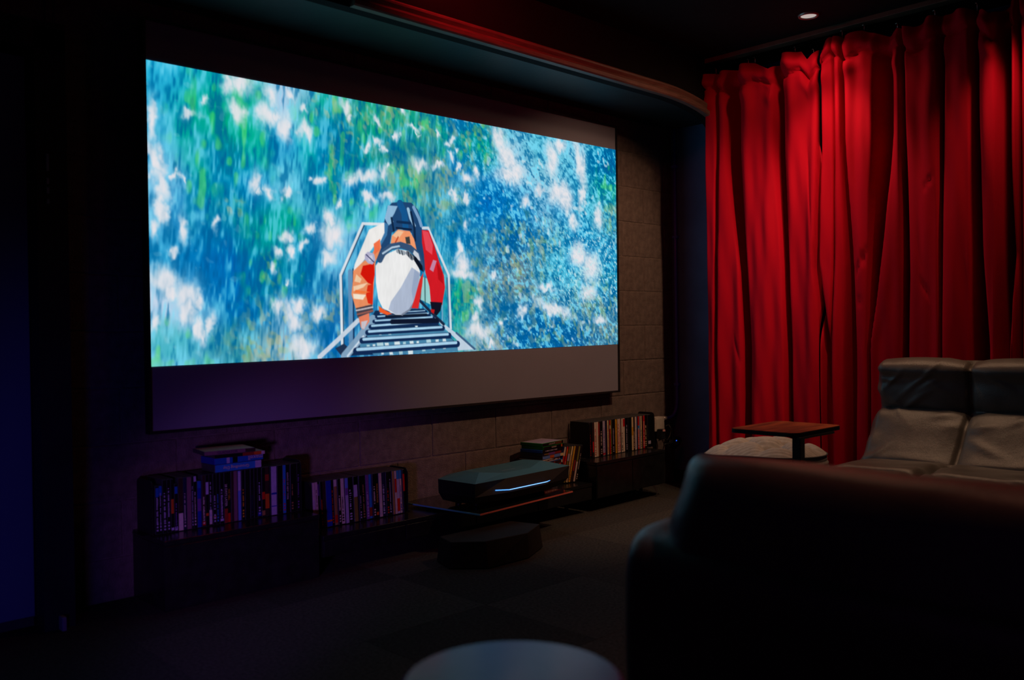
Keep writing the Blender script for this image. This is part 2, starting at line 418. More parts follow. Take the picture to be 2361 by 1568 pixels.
# film still: painted as colours on a fine grid of the picture plane (u right, v down, thousandths)
FIGURE = [
    ('L', [(325,671),(325,949)], 8.4, (96, 142, 182)),
    ('L', [(331,661),(330,949)], 2.6, (20, 50, 90)),
    ('L', [(311,990),(309,687),(354,484)], 2.9, (25, 60, 95)),
    ('L', [(308,995),(307,685),(351,481),(394,477)], 4.8, (214, 222, 230)),
    ('L', [(474,480),(487,478),(532,673),(535,900)], 4.8, (205, 215, 225)),
    ('L', [(528,685),(531,897)], 2.6, (60, 110, 150)),
    ('L', [(516,639),(516,886)], 3.2, (110, 165, 195)),
    ('P', [(465,678),(489,692),(491,799),(464,773)], 0, (150, 205, 205)),
    ('L', [(470,682),(468,773)], 1.9, (40, 80, 80)),
    ('L', [(478,687),(478,793)], 1.9, (40, 80, 80)),
    ('P', [(373,822),(475,814),(548,966),(551,995),(316,996),(334,950)], 0, (18, 44, 80)),
    ('L', [(348,958),(437,959),(534,958)], 12.9, (70, 130, 165)),
    ('L', [(360,919),(437,918),(520,914)], 8.4, (70, 130, 165)),
    ('L', [(370,988),(455,990),(548,990)], 7.7, (70, 130, 165)),
    ('P', [(375,948),(388,947),(389,968),(376,969)], 0, (170, 205, 215)),
    ('P', [(391,951),(399,951),(400,965),(392,965)], 0, (210, 225, 230)),
    ('P', [(411,947),(422,946),(423,965),(411,966)], 0, (210, 225, 230)),
    ('P', [(429,950),(435,949),(435,960),(429,960)], 0, (170, 205, 215)),
    ('P', [(443,948),(451,947),(452,961),(444,961)], 0, (210, 225, 230)),
    ('P', [(458,949),(463,948),(463,958),(458,958)], 0, (210, 225, 230)),
    ('P', [(479,942),(489,941),(490,958),(480,959)], 0, (170, 205, 215)),
    ('P', [(500,945),(507,944),(507,955),(500,955)], 0, (210, 225, 230)),
    ('P', [(516,942),(523,942),(524,954),(516,954)], 0, (210, 225, 230)),
    ('P', [(355,956),(361,956),(361,966),(355,966)], 0, (170, 205, 215)),
    ('P', [(367,955),(372,955),(372,964),(367,964)], 0, (210, 225, 230)),
    ('P', [(380,912),(384,911),(385,919),(380,919)], 0, (210, 225, 230)),
    ('P', [(399,910),(404,910),(405,919),(399,919)], 0, (170, 205, 215)),
    ('P', [(455,884),(461,884),(461,893),(456,894)], 0, (210, 225, 230)),
    ('P', [(439,983),(450,983),(450,1001),(440,1001)], 0, (210, 225, 230)),
    ('P', [(420,987),(428,986),(428,999),(421,1000)], 0, (170, 205, 215)),
    ('P', [(400,987),(407,987),(408,999),(401,999)], 0, (210, 225, 230)),
    ('P', [(384,988),(389,988),(389,997),(384,997)], 0, (210, 225, 230)),
    ('P', [(470,980),(477,979),(477,991),(470,992)], 0, (170, 205, 215)),
    ('P', [(492,978),(498,977),(498,987),(492,987)], 0, (210, 225, 230)),
    ('P', [(516,975),(523,975),(523,985),(517,986)], 0, (210, 225, 230)),
    ('P', [(295,965),(311,948),(327,977),(306,994)], 0, (30, 50, 80)),
    ('L', [(266,995),(305,924),(339,860)], 7.7, (196, 208, 222)),
    ('L', [(313,996),(339,936),(368,856)], 14.8, (128, 160, 188)),
    ('L', [(318,996),(349,922)], 3.2, (200, 215, 230)),
    ('P', [(463,771),(489,824),(519,879),(548,921),(592,994),(551,995),(549,950),(531,918),(512,881),(464,786)], 0, (188, 206, 222)),
    ('L', [(462,773),(488,825),(519,881)], 5.1, (24, 40, 66)),
    ('L', [(548,919),(591,992)], 3.9, (60, 95, 130)),
    ('L', [(380,835),(480,825)], 3.5, (16, 40, 80)),
    ('L', [(383,833),(477,823)], 1.6, (164, 206, 232)),
    ('L', [(375,847),(488,837)], 5.0, (16, 40, 80)),
    ('L', [(378,845),(485,834)], 2.3, (164, 206, 232)),
    ('L', [(370,865),(496,854)], 6.0, (16, 40, 80)),
    ('L', [(373,862),(493,850)], 2.8, (164, 206, 232)),
    ('L', [(363,886),(505,871)], 7.5, (16, 40, 80)),
    ('L', [(366,882),(503,867)], 3.5, (164, 206, 232)),
    ('L', [(357,908),(517,898)], 9.0, (16, 40, 80)),
    ('L', [(360,904),(514,893)], 4.2, (164, 206, 232)),
    ('L', [(346,939),(531,929)], 10.0, (16, 40, 80)),
    ('L', [(349,934),(528,924)], 4.6, (164, 206, 232)),
    ('L', [(334,979),(550,967)], 11.5, (16, 40, 80)),
    ('L', [(337,973),(547,961)], 5.3, (164, 206, 232)),
    ('L', [(407,867),(504,865)], 8.4, (14, 22, 44)),
    ('L', [(395,846),(480,840)], 4.5, (16, 26, 46)),
    ('P', [(381,595),(389,541),(393,472),(401,410),(410,388),(430,380),(451,380),(464,404),(471,440),(474,500),(480,571),(482,641),(476,664),(467,652),(456,573),(451,504),(429,487),(409,509),(404,559),(384,605),(375,625)], 0, (30, 68, 112)),
    ('P', [(395,453),(402,400),(422,399),(415,430),(409,450),(413,464),(402,481)], 0, (140, 180, 212)),
    ('P', [(393,468),(402,476),(399,520),(384,571),(389,522)], 0, (60, 118, 168)),
    ('L', [(444,407),(449,444),(457,473)], 5.8, (150, 188, 215)),
    ('L', [(456,398),(467,441),(472,471)], 6.4, (118, 158, 196)),
    ('L', [(427,388),(436,426),(438,485)], 12.9, (20, 84, 140)),
    ('L', [(450,419),(457,483),(458,533)], 4.5, (14, 36, 66)),
    ('L', [(409,450),(413,499)], 3.9, (14, 36, 66)),
    ('L', [(421,463),(448,464)], 4.5, (16, 44, 80)),
    ('L', [(419,488),(450,490)], 3.2, (14, 30, 58)),
    ('P', [(363,503),(380,484),(394,470),(394,511),(387,541),(374,562),(360,602),(345,646),(331,673),(334,642),(350,565)], 0, (232, 230, 228)),
    ('P', [(473,488),(488,488),(500,548),(511,619),(521,675),(523,726),(516,799),(491,796),(488,722),(479,662),(477,591),(473,541)], 0, (206, 26, 36)),
    ('P', [(474,490),(487,494),(497,548),(495,589),(481,570)], 0, (226, 70, 84)),
    ('P', [(497,610),(505,614),(497,661),(489,651)], 0, (190, 130, 160)),
    ('P', [(505,619),(517,659),(519,711),(508,691)], 0, (178, 14, 22)),
    ('P', [(489,786),(516,789),(512,824),(503,845),(493,829)], 0, (16, 18, 34)),
    ('P', [(490,816),(499,819),(497,837),(491,829)], 0, (190, 24, 24)),
    ('P', [(331,668),(350,631),(369,596),(384,537),(387,570),(375,629),(371,721),(368,801),(335,815),(327,758),(330,708)], 0, (232, 142, 96)),
    ('P', [(350,646),(372,635),(373,678),(369,721),(359,712),(345,679)], 0, (212, 22, 10)),
    ('P', [(359,722),(370,716),(368,798),(359,793),(355,760)], 0, (216, 40, 16)),
    ('P', [(372,557),(385,537),(384,580),(373,601)], 0, (236, 110, 70)),
    ('P', [(337,680),(347,698),(344,713),(333,708)], 0, (240, 200, 160)),
    ('P', [(331,727),(359,712),(350,731),(331,746)], 0, (244, 205, 170)),
    ('P', [(335,741),(363,748),(349,755),(333,751)], 0, (240, 120, 60)),
    ('P', [(330,756),(355,760),(349,779),(331,775)], 0, (246, 226, 205)),
    ('P', [(354,602),(360,590),(372,596),(375,620),(369,640),(360,635),(354,622)], 0, (178, 176, 204)),
    ('P', [(360,607),(369,603),(370,623),(362,628)], 0, (206, 204, 222)),
    ('L', [(357,602),(372,630)], 1.9, (70, 70, 110)),
    ('P', [(335,812),(367,797),(369,827),(338,849)], 0, (70, 62, 72)),
    ('L', [(336,821),(368,808)], 2.6, (190, 185, 190)),
    ('L', [(338,836),(368,822)], 2.6, (150, 90, 80)),
    ('P', [(340,847),(361,831),(361,865),(349,896),(344,888)], 0, (226, 124, 92)),
    ('P', [(345,865),(358,860),(351,894),(345,891)], 0, (196, 190, 200)),
    ('P', [(406,556),(409,521),(422,494),(447,497),(456,528),(461,572),(434,555)], 0, (240, 150, 104)),
    ('P', [(410,519),(422,498),(434,501),(422,532)], 0, (246, 190, 150)),
    ('P', [(437,523),(446,519),(448,549),(439,550)], 0, (60, 60, 60)),
    ('L', [(416,548),(422,525)], 2.6, (190, 70, 40)),
    ('P', [(375,644),(384,619),(399,594),(421,573),(442,578),(460,613),(468,662),(463,723),(455,783),(444,818),(427,840),(415,839),(388,813),(379,774),(375,707)], 0, (232, 232, 232)),
    ('P', [(450,645),(468,667),(463,724),(455,782),(444,819),(428,839),(415,838),(400,818),(405,786),(426,729)], 0, (172, 184, 206)),
    ('P', [(456,653),(467,673),(462,728),(452,786),(449,743)], 0, (150, 166, 194)),
    ('L', [(455,786),(444,819),(428,839)], 3.2, (120, 130, 150)),
    ('L', [(384,619),(391,592),(406,566),(427,556),(447,566),(463,592),(470,632)], 10.9, (52, 80, 116)),
    ('L', [(390,594),(409,568),(424,561)], 3.2, (176, 200, 220)),
    ('P', [(456,573),(465,587),(469,617),(462,613),(453,588)], 0, (200, 205, 215)),
    ('P', [(449,589),(460,603),(473,637),(474,660),(467,652),(456,618)], 0, (14, 20, 34)),
    ('L', [(421,581),(434,588)], 7.1, (150, 160, 170)),
    ('L', [(423,577),(425,591)], 1.9, (50, 60, 70)),
    ('L', [(429,580),(431,595)], 1.9, (50, 60, 70)),
    ('L', [(442,587),(451,606)], 8.4, (110, 118, 130)),
    ('L', [(443,584),(444,600)], 1.9, (30, 36, 46)),
    ('L', [(448,593),(450,608)], 1.9, (30, 36, 46)),
    ('P', [(380,803),(388,815),(407,835),(397,840),(381,827)], 0, (236, 90, 40)),
    ('P', [(455,773),(467,693),(475,665),(472,718),(463,814),(448,813)], 0, (214, 40, 40)),
]
WHITE = [(5,192,8,75,-6),(15,313,10,71,-18),(18,391,11,79,-10),(17,467,10,56,0),(39,362,8,16,20),(48,377,4,24,0),(65,154,12,16,0),(133,118,12,47,-25),(139,17,24,38,30),(183,119,22,43,20),(187,38,13,44,-35),(221,28,10,21,0),(122,27,10,46,-20),(162,358,10,43,-12),(170,386,5,22,0),(184,387,8,25,0),(211,151,11,66,0),(87,106,4,17,0),(199,109,11,26,0),(208,385,8,26,0),(19,500,7,47,0),(45,551,8,53,0),(33,630,7,20,0),(8,550,10,43,0),(23,721,19,60,-20),(52,762,23,60,-30),(53,822,14,52,-12),(71,783,10,45,0),(8,862,11,32,0),(70,886,11,53,-12),(86,872,7,46,10),(27,755,17,24,0),(211,559,13,26,0),(216,609,10,31,0),(191,615,10,17,30),(251,515,11,23,0),(243,583,7,22,0),(289,470,12,30,0),(286,622,14,37,0),(292,529,26,64,0),(231,801,13,26,20),(222,851,17,67,-30),(237,957,25,49,-25),(262,829,14,26,-40),(210,720,5,14,0),(96,523,4,21,0),(187,664,6,16,0),(192,812,12,40,0),(321,32,17,24,0),(331,61,7,21,-30),(245,71,7,20,0),(383,158,8,18,0),(420,124,6,20,10),(395,180,8,16,0),(359,180,8,16,0),(460,78,17,12,0),(468,93,10,7,15),(548,79,7,20,0),(535,112,10,14,0),(578,249,16,29,0),(509,211,16,17,0),(541,162,6,23,-15),(559,206,5,21,0),(569,333,8,23,10),(547,333,6,29,-30),(270,333,8,21,0),(259,329,5,14,0),(304,412,6,18,0),(286,465,13,32,0),(467,218,20,31,0),(355,295,34,30,-10),(333,319,13,25,0),(399,360,19,22,0),(365,378,14,21,0),(514,78,5,14,0),(557,137,6,14,0),(404,246,6,17,0),(246,150,12,37,-25),(394,271,14,25,0),(556,210,6,18,0),(380,62,10,17,0),(440,2,7,26,0),(660,60,19,93,-25),(683,127,29,102,-30),(683,216,37,46,0),(578,247,13,24,0),(546,332,6,37,-30),(570,333,7,23,10),(819,262,37,74,0),(840,286,30,83,-20),(802,108,22,99,-8),(824,38,22,41,0),(887,108,19,135,-14),(862,391,17,51,0),(767,258,13,24,0),(726,322,12,32,-30),(555,567,8,45,-10),(569,624,17,45,0),(568,663,35,30,0),(604,799,8,38,-20),(603,917,36,38,0),(660,880,8,18,0),(632,978,10,20,0),(592,864,10,23,0),(782,714,30,17,10),(645,672,14,20,0),(942,356,14,69,0),(880,557,32,68,0),(916,613,35,86,0),(906,733,29,43,0),(703,183,29,47,0),(570,450,8,29,0),(890,246,12,68,0),(807,821,58,32,15),(547,88,8,23,0),(540,161,6,22,0),(600,222,8,31,0),(715,827,12,39,10),(943,867,24,26,0),]
GREEN = [(90,185,53,163,0),(142,228,42,183,10),(76,351,26,177,0),(169,452,28,93,0),(182,668,44,124,0),(168,638,28,62,0),(290,134,40,197,10),(297,296,32,199,0),(356,44,43,102,0),(390,101,54,86,0),(462,23,48,72,0),(442,296,38,106,0),(416,232,27,105,0),(591,110,64,76,0),(491,68,59,108,0),(24,936,37,71,0),(60,968,39,44,0),(211,571,30,142,0),(259,112,31,81,0),(143,75,28,92,0),(566,792,31,113,-10),(555,904,21,75,0),(969,174,29,89,0),(634,1,44,58,0),(320,424,51,67,0),]
BEIGE = [(347,132,43,85,30),(381,104,35,69,0),(282,38,24,49,0),(297,280,16,99,0),(442,296,47,106,20),(491,49,49,55,0),(128,459,17,31,0),(182,668,14,46,0),(166,932,51,93,0),(195,887,60,110,0),(138,991,21,46,0),(539,237,41,129,-30),(518,388,40,111,0),(597,792,66,191,0),(709,593,72,199,0),(687,516,70,99,0),(805,834,104,62,10),(652,675,57,117,0),(937,792,72,131,0),(577,641,32,76,0),(979,947,89,67,0),(830,918,106,84,0),(982,349,29,88,0),(408,8,45,87,0),(339,84,34,67,0),(769,506,50,102,0),(591,72,65,114,0),(286,858,32,99,0),(651,929,45,77,0),]
DARK = [(56,705,25,88,0),(87,733,33,89,0),(101,584,26,134,0),(142,411,41,92,0),(115,311,27,91,0),(175,699,43,62,0),(241,632,46,96,0),(272,531,32,65,0),(306,178,32,100,10),(354,350,43,34,0),(199,211,22,63,0),(643,288,57,58,0),(698,485,72,59,0),(767,874,76,61,0),(685,832,58,79,0),(884,493,41,128,0),(833,331,39,84,0),(969,86,44,88,0),(580,189,42,75,0),(581,19,64,38,0),(139,823,42,46,0),(239,857,31,64,0),(743,954,74,41,0),(69,455,26,88,0),(38,504,12,72,0),(557,531,31,112,0),(434,157,47,53,0),(233,728,46,80,0),]
FIELD = [
    [(60,165,195),(20,150,140),(185,205,225),(40,150,160),(90,150,130),(80,150,140),(50,130,160),(30,130,150),(130,185,205),(80,165,185),(140,195,215),(0,110,140)],
    [(60,150,185),(10,150,120),(90,190,210),(0,125,150),(20,130,130),(110,150,130),(70,140,175),(100,170,205),(150,190,210),(150,195,210),(60,150,180),(50,150,160)],
    [(120,180,210),(0,125,165),(130,195,215),(0,110,150),(100,180,205),(40,130,150),(90,150,165),(0,105,170),(30,120,175),(150,190,210),(90,170,190),(90,165,180)],
    [(110,175,205),(40,140,140),(20,140,150),(150,190,215),(90,170,200),(40,120,160),(40,130,165),(60,125,165),(60,110,150),(90,160,185),(100,185,205),(60,140,175)],
    [(60,150,190),(0,95,160),(20,140,140),(120,175,205),(60,140,180),(40,120,160),(70,150,170),(70,125,160),(110,130,140),(80,165,190),(90,175,200),(50,140,170)],
    [(205,215,230),(10,110,165),(110,165,200),(60,120,160),(60,130,170),(40,120,160),(60,160,170),(110,140,150),(100,125,145),(100,145,170),(70,130,160),(60,120,155)],
    [(120,180,210),(60,135,150),(170,190,200),(30,105,160),(60,110,150),(40,100,150),(90,150,170),(150,170,180),(50,105,150),(20,90,140),(40,100,145),(90,130,150)]]
PW, PH = 940, 392
ASP = 2.64/1.105

def value_noise(w, h, cx, cy, seed, angle=None):
    """smooth random field with cells cx by cy grid points"""
    g = np.random.RandomState(seed).rand(cy+3, cx+3)
    xs = np.linspace(0, cx, w); ys = np.linspace(0, cy, h)
    X, Y = np.meshgrid(xs, ys)
    if angle is not None:
        X = X+angle*Y*cx/cy
        X = np.mod(X, cx)
    xi = np.floor(X).astype(int); yi = np.floor(Y).astype(int)
    fx = X-xi; fy = Y-yi
    fx = fx*fx*(3-2*fx); fy = fy*fy*(3-2*fy)
    return (g[yi, xi]*(1-fx)*(1-fy)+g[yi, xi+1]*fx*(1-fy)+g[yi+1, xi]*(1-fx)*fy+g[yi+1, xi+1]*fx*fy)

def paint_picture():
    W, H = PW, PH
    U, V = np.meshgrid((np.arange(W)+0.5)/W*1000, (np.arange(H)+0.5)/H*1000)
    vn = lambda cx, cy, s, a=None: value_noise(W, H, cx, cy, s, a)
    coarse = 0.5*vn(14, 5, 1)+0.3*vn(34, 10, 2)+0.2*vn(80, 20, 3)
    streak = 0.36*vn(70, 11, 4, 0.05)+0.34*vn(170, 20, 5, 0.04)+0.30*vn(360, 36, 6, 0.03)
    fine = 0.40*vn(110, 40, 7, -0.10)+0.35*vn(210, 80, 8, -0.16)+0.25*vn(380, 140, 9, -0.2)
    right = np.clip((U-470-160*(coarse-0.5))/220, 0, 1)
    tex = streak*(1-right)+fine*right
    tex = np.clip(0.5+(tex-0.5)*(1.9+0.5*right), 0, 1)
    # domain warp for ragged, streaky shapes
    WU = U+13*(vn(60, 18, 51)-0.5)+7*(vn(140, 50, 52)-0.5)+3*(vn(320, 110, 53)-0.5)
    WV = V+34*(vn(90, 14, 54)-0.5)+18*(vn(220, 36, 55)-0.5)+8*(vn(420, 90, 56)-0.5)
    def blob(lst, soft=1.0, k=1.0):
        out = np.zeros((H, W))
        for u, v, ru, rv, ang in lst:
            ru *= k; rv *= k
            R_ = 0.02+2.6*max(ru, rv*0.42)/1000
            x0 = max(0, int((u/1000-R_)*W)); x1 = min(W, int((u/1000+R_)*W)+1)
            y0 = max(0, int((v/1000-R_*ASP)*H)); y1 = min(H, int((v/1000+R_*ASP)*H)+1)
            if x1 <= x0 or y1 <= y0:
                continue
            du = (WU[y0:y1, x0:x1]-u); dv = (WV[y0:y1, x0:x1]-v)/ASP
            a = math.radians(ang)
            p = du*math.cos(a)+dv*math.sin(a); q = -du*math.sin(a)+dv*math.cos(a)
            d = np.sqrt((p/ru)**2+(q/(rv/ASP))**2)
            out[y0:y1, x0:x1] = np.maximum(out[y0:y1, x0:x1], np.clip((1.0+0.3*soft-d)/(0.6*soft), 0, 1))
        return out*out*(3-2*out)
    def ramp(t, stops):
        t = np.clip(t, 0, 1)
        res = np.zeros(t.shape+(3,))
        ts = [s[0] for s in stops]
        for c in range(3):
            res[..., c] = np.interp(t, ts, [s[1][c] for s in stops])
        return res
    def mix(img, col, a):
        a = a[..., None]
        return img*(1-a)+np.array(col, float)*a
    # broad colour field of the mountainside
    G = np.array(FIELD, float)
    gx = np.clip(WU/1000*12-0.5, 0, 10.999); gy = np.clip(WV/1000*7-0.5, 0, 5.999)
    xi = gx.astype(int); yi = gy.astype(int)
    fx = (gx-xi)[..., None]; fy = (gy-yi)[..., None]
    img = (G[yi, xi]*(1-fx)+G[yi, xi+1]*fx)*(1-fy)+(G[yi+1, xi]*(1-fx)+G[yi+1, xi+1]*fx)*fy
    gr = blob(GREEN, 2.0, 1.0)
    img = mix(img, (0, 150, 112), gr*0.55*np.clip(vn(40, 8, 21)*1.6-0.2, 0, 1))
    dk = blob(DARK, 2.0, 1.1)
    img = mix(img, (0, 92, 148), dk*0.55)
    lo = np.clip((0.47-tex)*2.6, 0, 1); hi = np.clip((tex-0.53)*2.4, 0, 1)
    img = mix(img, (0, 82, 128), lo*0.62)
    img = mix(img, (140, 216, 236), hi*(0.58+0.15*right))
    yg = np.clip((vn(100, 20, 61, 0.03)-0.62)*5, 0, 1)*gr
    img = mix(img, (110, 200, 110), yg*0.5)
    be = blob(BEIGE, 2.2, 1.05)
    spk = np.clip((0.5*vn(100, 26, 31, -0.08)+0.5*vn(200, 60, 32, -0.1)-0.47)*5, 0, 1)
    bcol = ramp(vn(90, 30, 33), [(0, (136, 170, 100)), (0.45, (182, 176, 128)), (1, (206, 190, 170))])
    a = (be*spk*0.46)[..., None]
    img = img*(1-a)+bcol*a
    grey = img.mean(2, keepdims=True)
    img = np.clip(grey+(img-grey)*1.32, 0, 255)
    wl = blob(WHITE, 2.4, 1.10)
    img = mix(img, (150, 206, 236), wl*0.58*(0.6+0.5*tex))
    wh = blob(WHITE, 2.4, 0.74)
    img = mix(img, (232, 228, 232), wh*(0.80+0.2*tex))
    st = 0.5*vn(150, 52, 41, -0.1)+0.5*vn(90, 34, 42)
    img = mix(img, (206, 224, 232), np.clip((st-0.72)*8, 0, 1)*(0.15+0.55*right))
    sp2 = np.clip((vn(260, 100, 43, -0.2)-0.66)*6, 0, 1)*np.clip((U-730)/120, 0, 1)*np.clip((V-330)/160, 0, 1)*np.clip((900-V)/150, 0, 1)
    img = mix(img, (186, 228, 234), sp2*0.75)
    # the climber, the cage and the ladder
    for kind, pts, w, col in FIGURE:
        P = np.array(pts, float)
        pad = 12
        x0 = max(0, int((P[:, 0].min()-pad)/1000*W)); x1 = min(W, int((P[:, 0].max()+pad)/1000*W)+1)
        y0 = max(0, int((P[:, 1].min()-pad*ASP)/1000*H)); y1 = min(H, int((P[:, 1].max()+pad*ASP)/1000*H)+1)
        if x1 <= x0 or y1 <= y0:
            continue
        u = U[y0:y1, x0:x1]; v = V[y0:y1, x0:x1]/ASP
        Q = P.copy(); Q[:, 1] /= ASP
        segs = [(Q[i], Q[i+1]) for i in range(len(Q)-1)]
        if kind == 'P':
            segs.append((Q[-1], Q[0]))
        dist = np.full(u.shape, 1e9)
        inside = np.zeros(u.shape, bool)
        for A, B in segs:
            d = B-A
            L2 = max(d@d, 1e-9)
            t = np.clip(((u-A[0])*d[0]+(v-A[1])*d[1])/L2, 0, 1)
            dist = np.minimum(dist, np.hypot(u-A[0]-t*d[0], v-A[1]-t*d[1]))
            if kind == 'P':
                cond = ((A[1] > v) != (B[1] > v))
                with np.errstate(divide='ignore', invalid='ignore'):
                    xc = A[0]+(v-A[1])/(B[1]-A[1]+1e-12)*d[0]
                inside ^= cond & (u < xc)
        if kind == 'P':
            sd = np.where(inside, -dist, dist)
        else:
            sd = dist-w/2
        al = np.clip(0.5-sd/1.5, 0, 1)
        sub = img[y0:y1, x0:x1]
        shade = 1+0.05*(tex[y0:y1, x0:x1]-0.5)
        img[y0:y1, x0:x1] = sub*(1-al[..., None])+np.clip(np.array(col, float)*shade[..., None], 0, 240)*al[..., None]
    return np.clip(img, 0, 243)/255.0

def picture_material():
    m = bpy.data.materials.new('film_picture')
    m.use_nodes = True
    nt = m.node_tree
    nt.nodes.clear()
    at = nt.nodes.new('ShaderNodeVertexColor'); at.layer_name = 'picture'
    em = nt.nodes.new('ShaderNodeEmission'); em.inputs['Strength'].default_value = 1.0
    ou = nt.nodes.new('ShaderNodeOutputMaterial')
    nt.links.new(at.outputs['Color'], em.inputs['Color'])
    nt.links.new(em.outputs[0], ou.inputs['Surface'])
    return m

def build_picture():
    img = paint_picture()
    # picture rectangle on the screen plane (metres from the lower left corner of the screen)
    x0, x1 = 0.009, 2.649
    W, H = PW, PH
    S, T = np.meshgrid(np.linspace(0, 1, W+1), np.linspace(0, 1, H+1))
    X = x0+(x1-x0)*S
    Z = (1.342+0.020*S)*(1-T)+(0.243+0.027*S)*T
    co = np.zeros(((W+1)*(H+1), 3)); co[:, 0] = X.ravel(); co[:, 2] = Z.ravel()
    i, j = np.meshgrid(np.arange(W), np.arange(H))
    a = (j*(W+1)+i).ravel()
    q = np.stack([a, a+W+1, a+W+2, a+1], 1)
    me = bpy.data.meshes.new('film_picture')
    me.vertices.add(len(co)); me.vertices.foreach_set('co', co.ravel())
    me.loops.add(q.size); me.loops.foreach_set('vertex_index', q.ravel().astype(np.int32))
    me.polygons.add(len(q)); me.polygons.foreach_set('loop_start', (np.arange(len(q))*4).astype(np.int32))
    me.update(calc_edges=True)
    lin_img = np.where(img <= 0.04045, img/12.92, ((img+0.055)/1.055)**2.4)
    pad = np.pad(lin_img, ((0, 1), (0, 1), (0, 0)), mode='edge')
    rgba = np.ones(((W+1)*(H+1), 4), np.float32); rgba[:, :3] = pad.reshape(-1, 3)
    ca = me.color_attributes.new('picture', 'FLOAT_COLOR', 'POINT')
    ca.data.foreach_set('color', rgba.ravel())
    me.materials.append(picture_material())
    o = link('film_picture', me, scr, (0, 0.0025, 0))
    o['label'] = 'film still of a climber in red jacket and white helmet on a ladder'
build_picture()

# ---------------------------------------------------------------- curtains
M_VELVET = mat('red_velvet', (0.50, 0.002, 0.018), 0.8, 0.08, var=0.12, vscale=5, stretch=(1, 1, 0.25), bump=0.2, bscale=22, sheen=0.12, sheen_col=(1.0, 0.02, 0.06))
VALLEY = [  # (position, width) of each fold at heights 1.846, 1.239 and 0.839
    ((-0.471, .017), (-0.460, .016), (-0.454, .017), 0.05),
    ((-0.569, .064), (-0.622, .037), (-0.633, .039), 0.11),
    ((-0.836, .040), (-0.868, .030), (-0.876, .029), 0.10),
    ((-1.064, .014), (-1.044, .019), (-1.091, .037), 0.05),
    ((-1.137, .012), (-1.131, .012), (-1.120, .012), 0.04),
    ((-1.188, .018), (-1.209, .026), (-1.214, .040), 0.09),
    ((-1.383, .060), (-1.340, .034), (-1.311, .010), 0.09),
    ((-1.478, .020), (-1.482, .020), (-1.474, .022), 0.09),
    ((-1.646, .020), (-1.643, .016), (-1.641, .014), 0.04),
    ((-1.790, .029), (-1.795, .039), (-1.803, .054), 0.11),
    ((-1.908, .037), (-1.914, .043), (-1.902, .041), 0.12),
    ((-1.965, .020), (-1.964, .027), (-1.961, .027), 0.09),
    ((-2.10, .03), (-2.11, .03), (-2.12, .03), 0.10), ((-2.25, .03), (-2.24, .03), (-2.25, .04), 0.09),
    ((-2.41, .04), (-2.40, .03), (-2.42, .03), 0.11), ((-2.56, .03), (-2.57, .03), (-2.55, .04), 0.10),
    ((-2.70, .03), (-2.70, .03), (-2.69, .04), 0.10),
]
CREASE = [((-1.059, 1.75), (-1.041, 1.362)), ((-0.995, 1.869), (-1.027, 1.363)), ((-1.027, 1.363), (-1.053, 1.187)), ((-1.324, 1.339), (-1.254, 1.198)), ((-1.266, 1.302), (-1.308, 1.236)), ((-1.054, 1.295), (-1.075, 1.099)), ((-1.242, 1.072), (-1.296, 1.049)), ((-1.543, 1.162), (-1.60, 1.06)), ((-1.276, 1.259), (-1.243, 1.177)), ((-1.624, 1.632), (-1.565, 1.56)), ((-0.62, 0.883), (-0.629, 0.721)), ((-0.551, 0.907), (-0.602, 0.72))]
TOPLINE = [(-0.30, 2.33), (-0.432, 2.334), (-0.60, 2.336), (-0.70, 2.338), (-0.788, 2.285), (-0.875, 2.344), (-0.971, 2.335), (-1.006, 2.285), (-1.06, 2.330), (-1.133, 2.368), (-1.222, 2.353), (-1.287, 2.362), (-1.40, 2.315), (-1.453, 2.330), (-1.532, 2.316), (-1.61, 2.344), (-1.70, 2.345), (-1.778, 2.340), (-1.84, 2.310), (-1.866, 2.285), (-1.936, 2.336), (-2.05, 2.34), (-2.15, 2.30), (-2.3, 2.345), (-2.4, 2.30), (-2.55, 2.345), (-2.7, 2.31), (-2.8, 2.34)]
XC = 2.945
def top_z(y):
    ys = [-p[0] for p in TOPLINE]; zs = [p[1] for p in TOPLINE]
    return np.interp(-y, ys, zs)

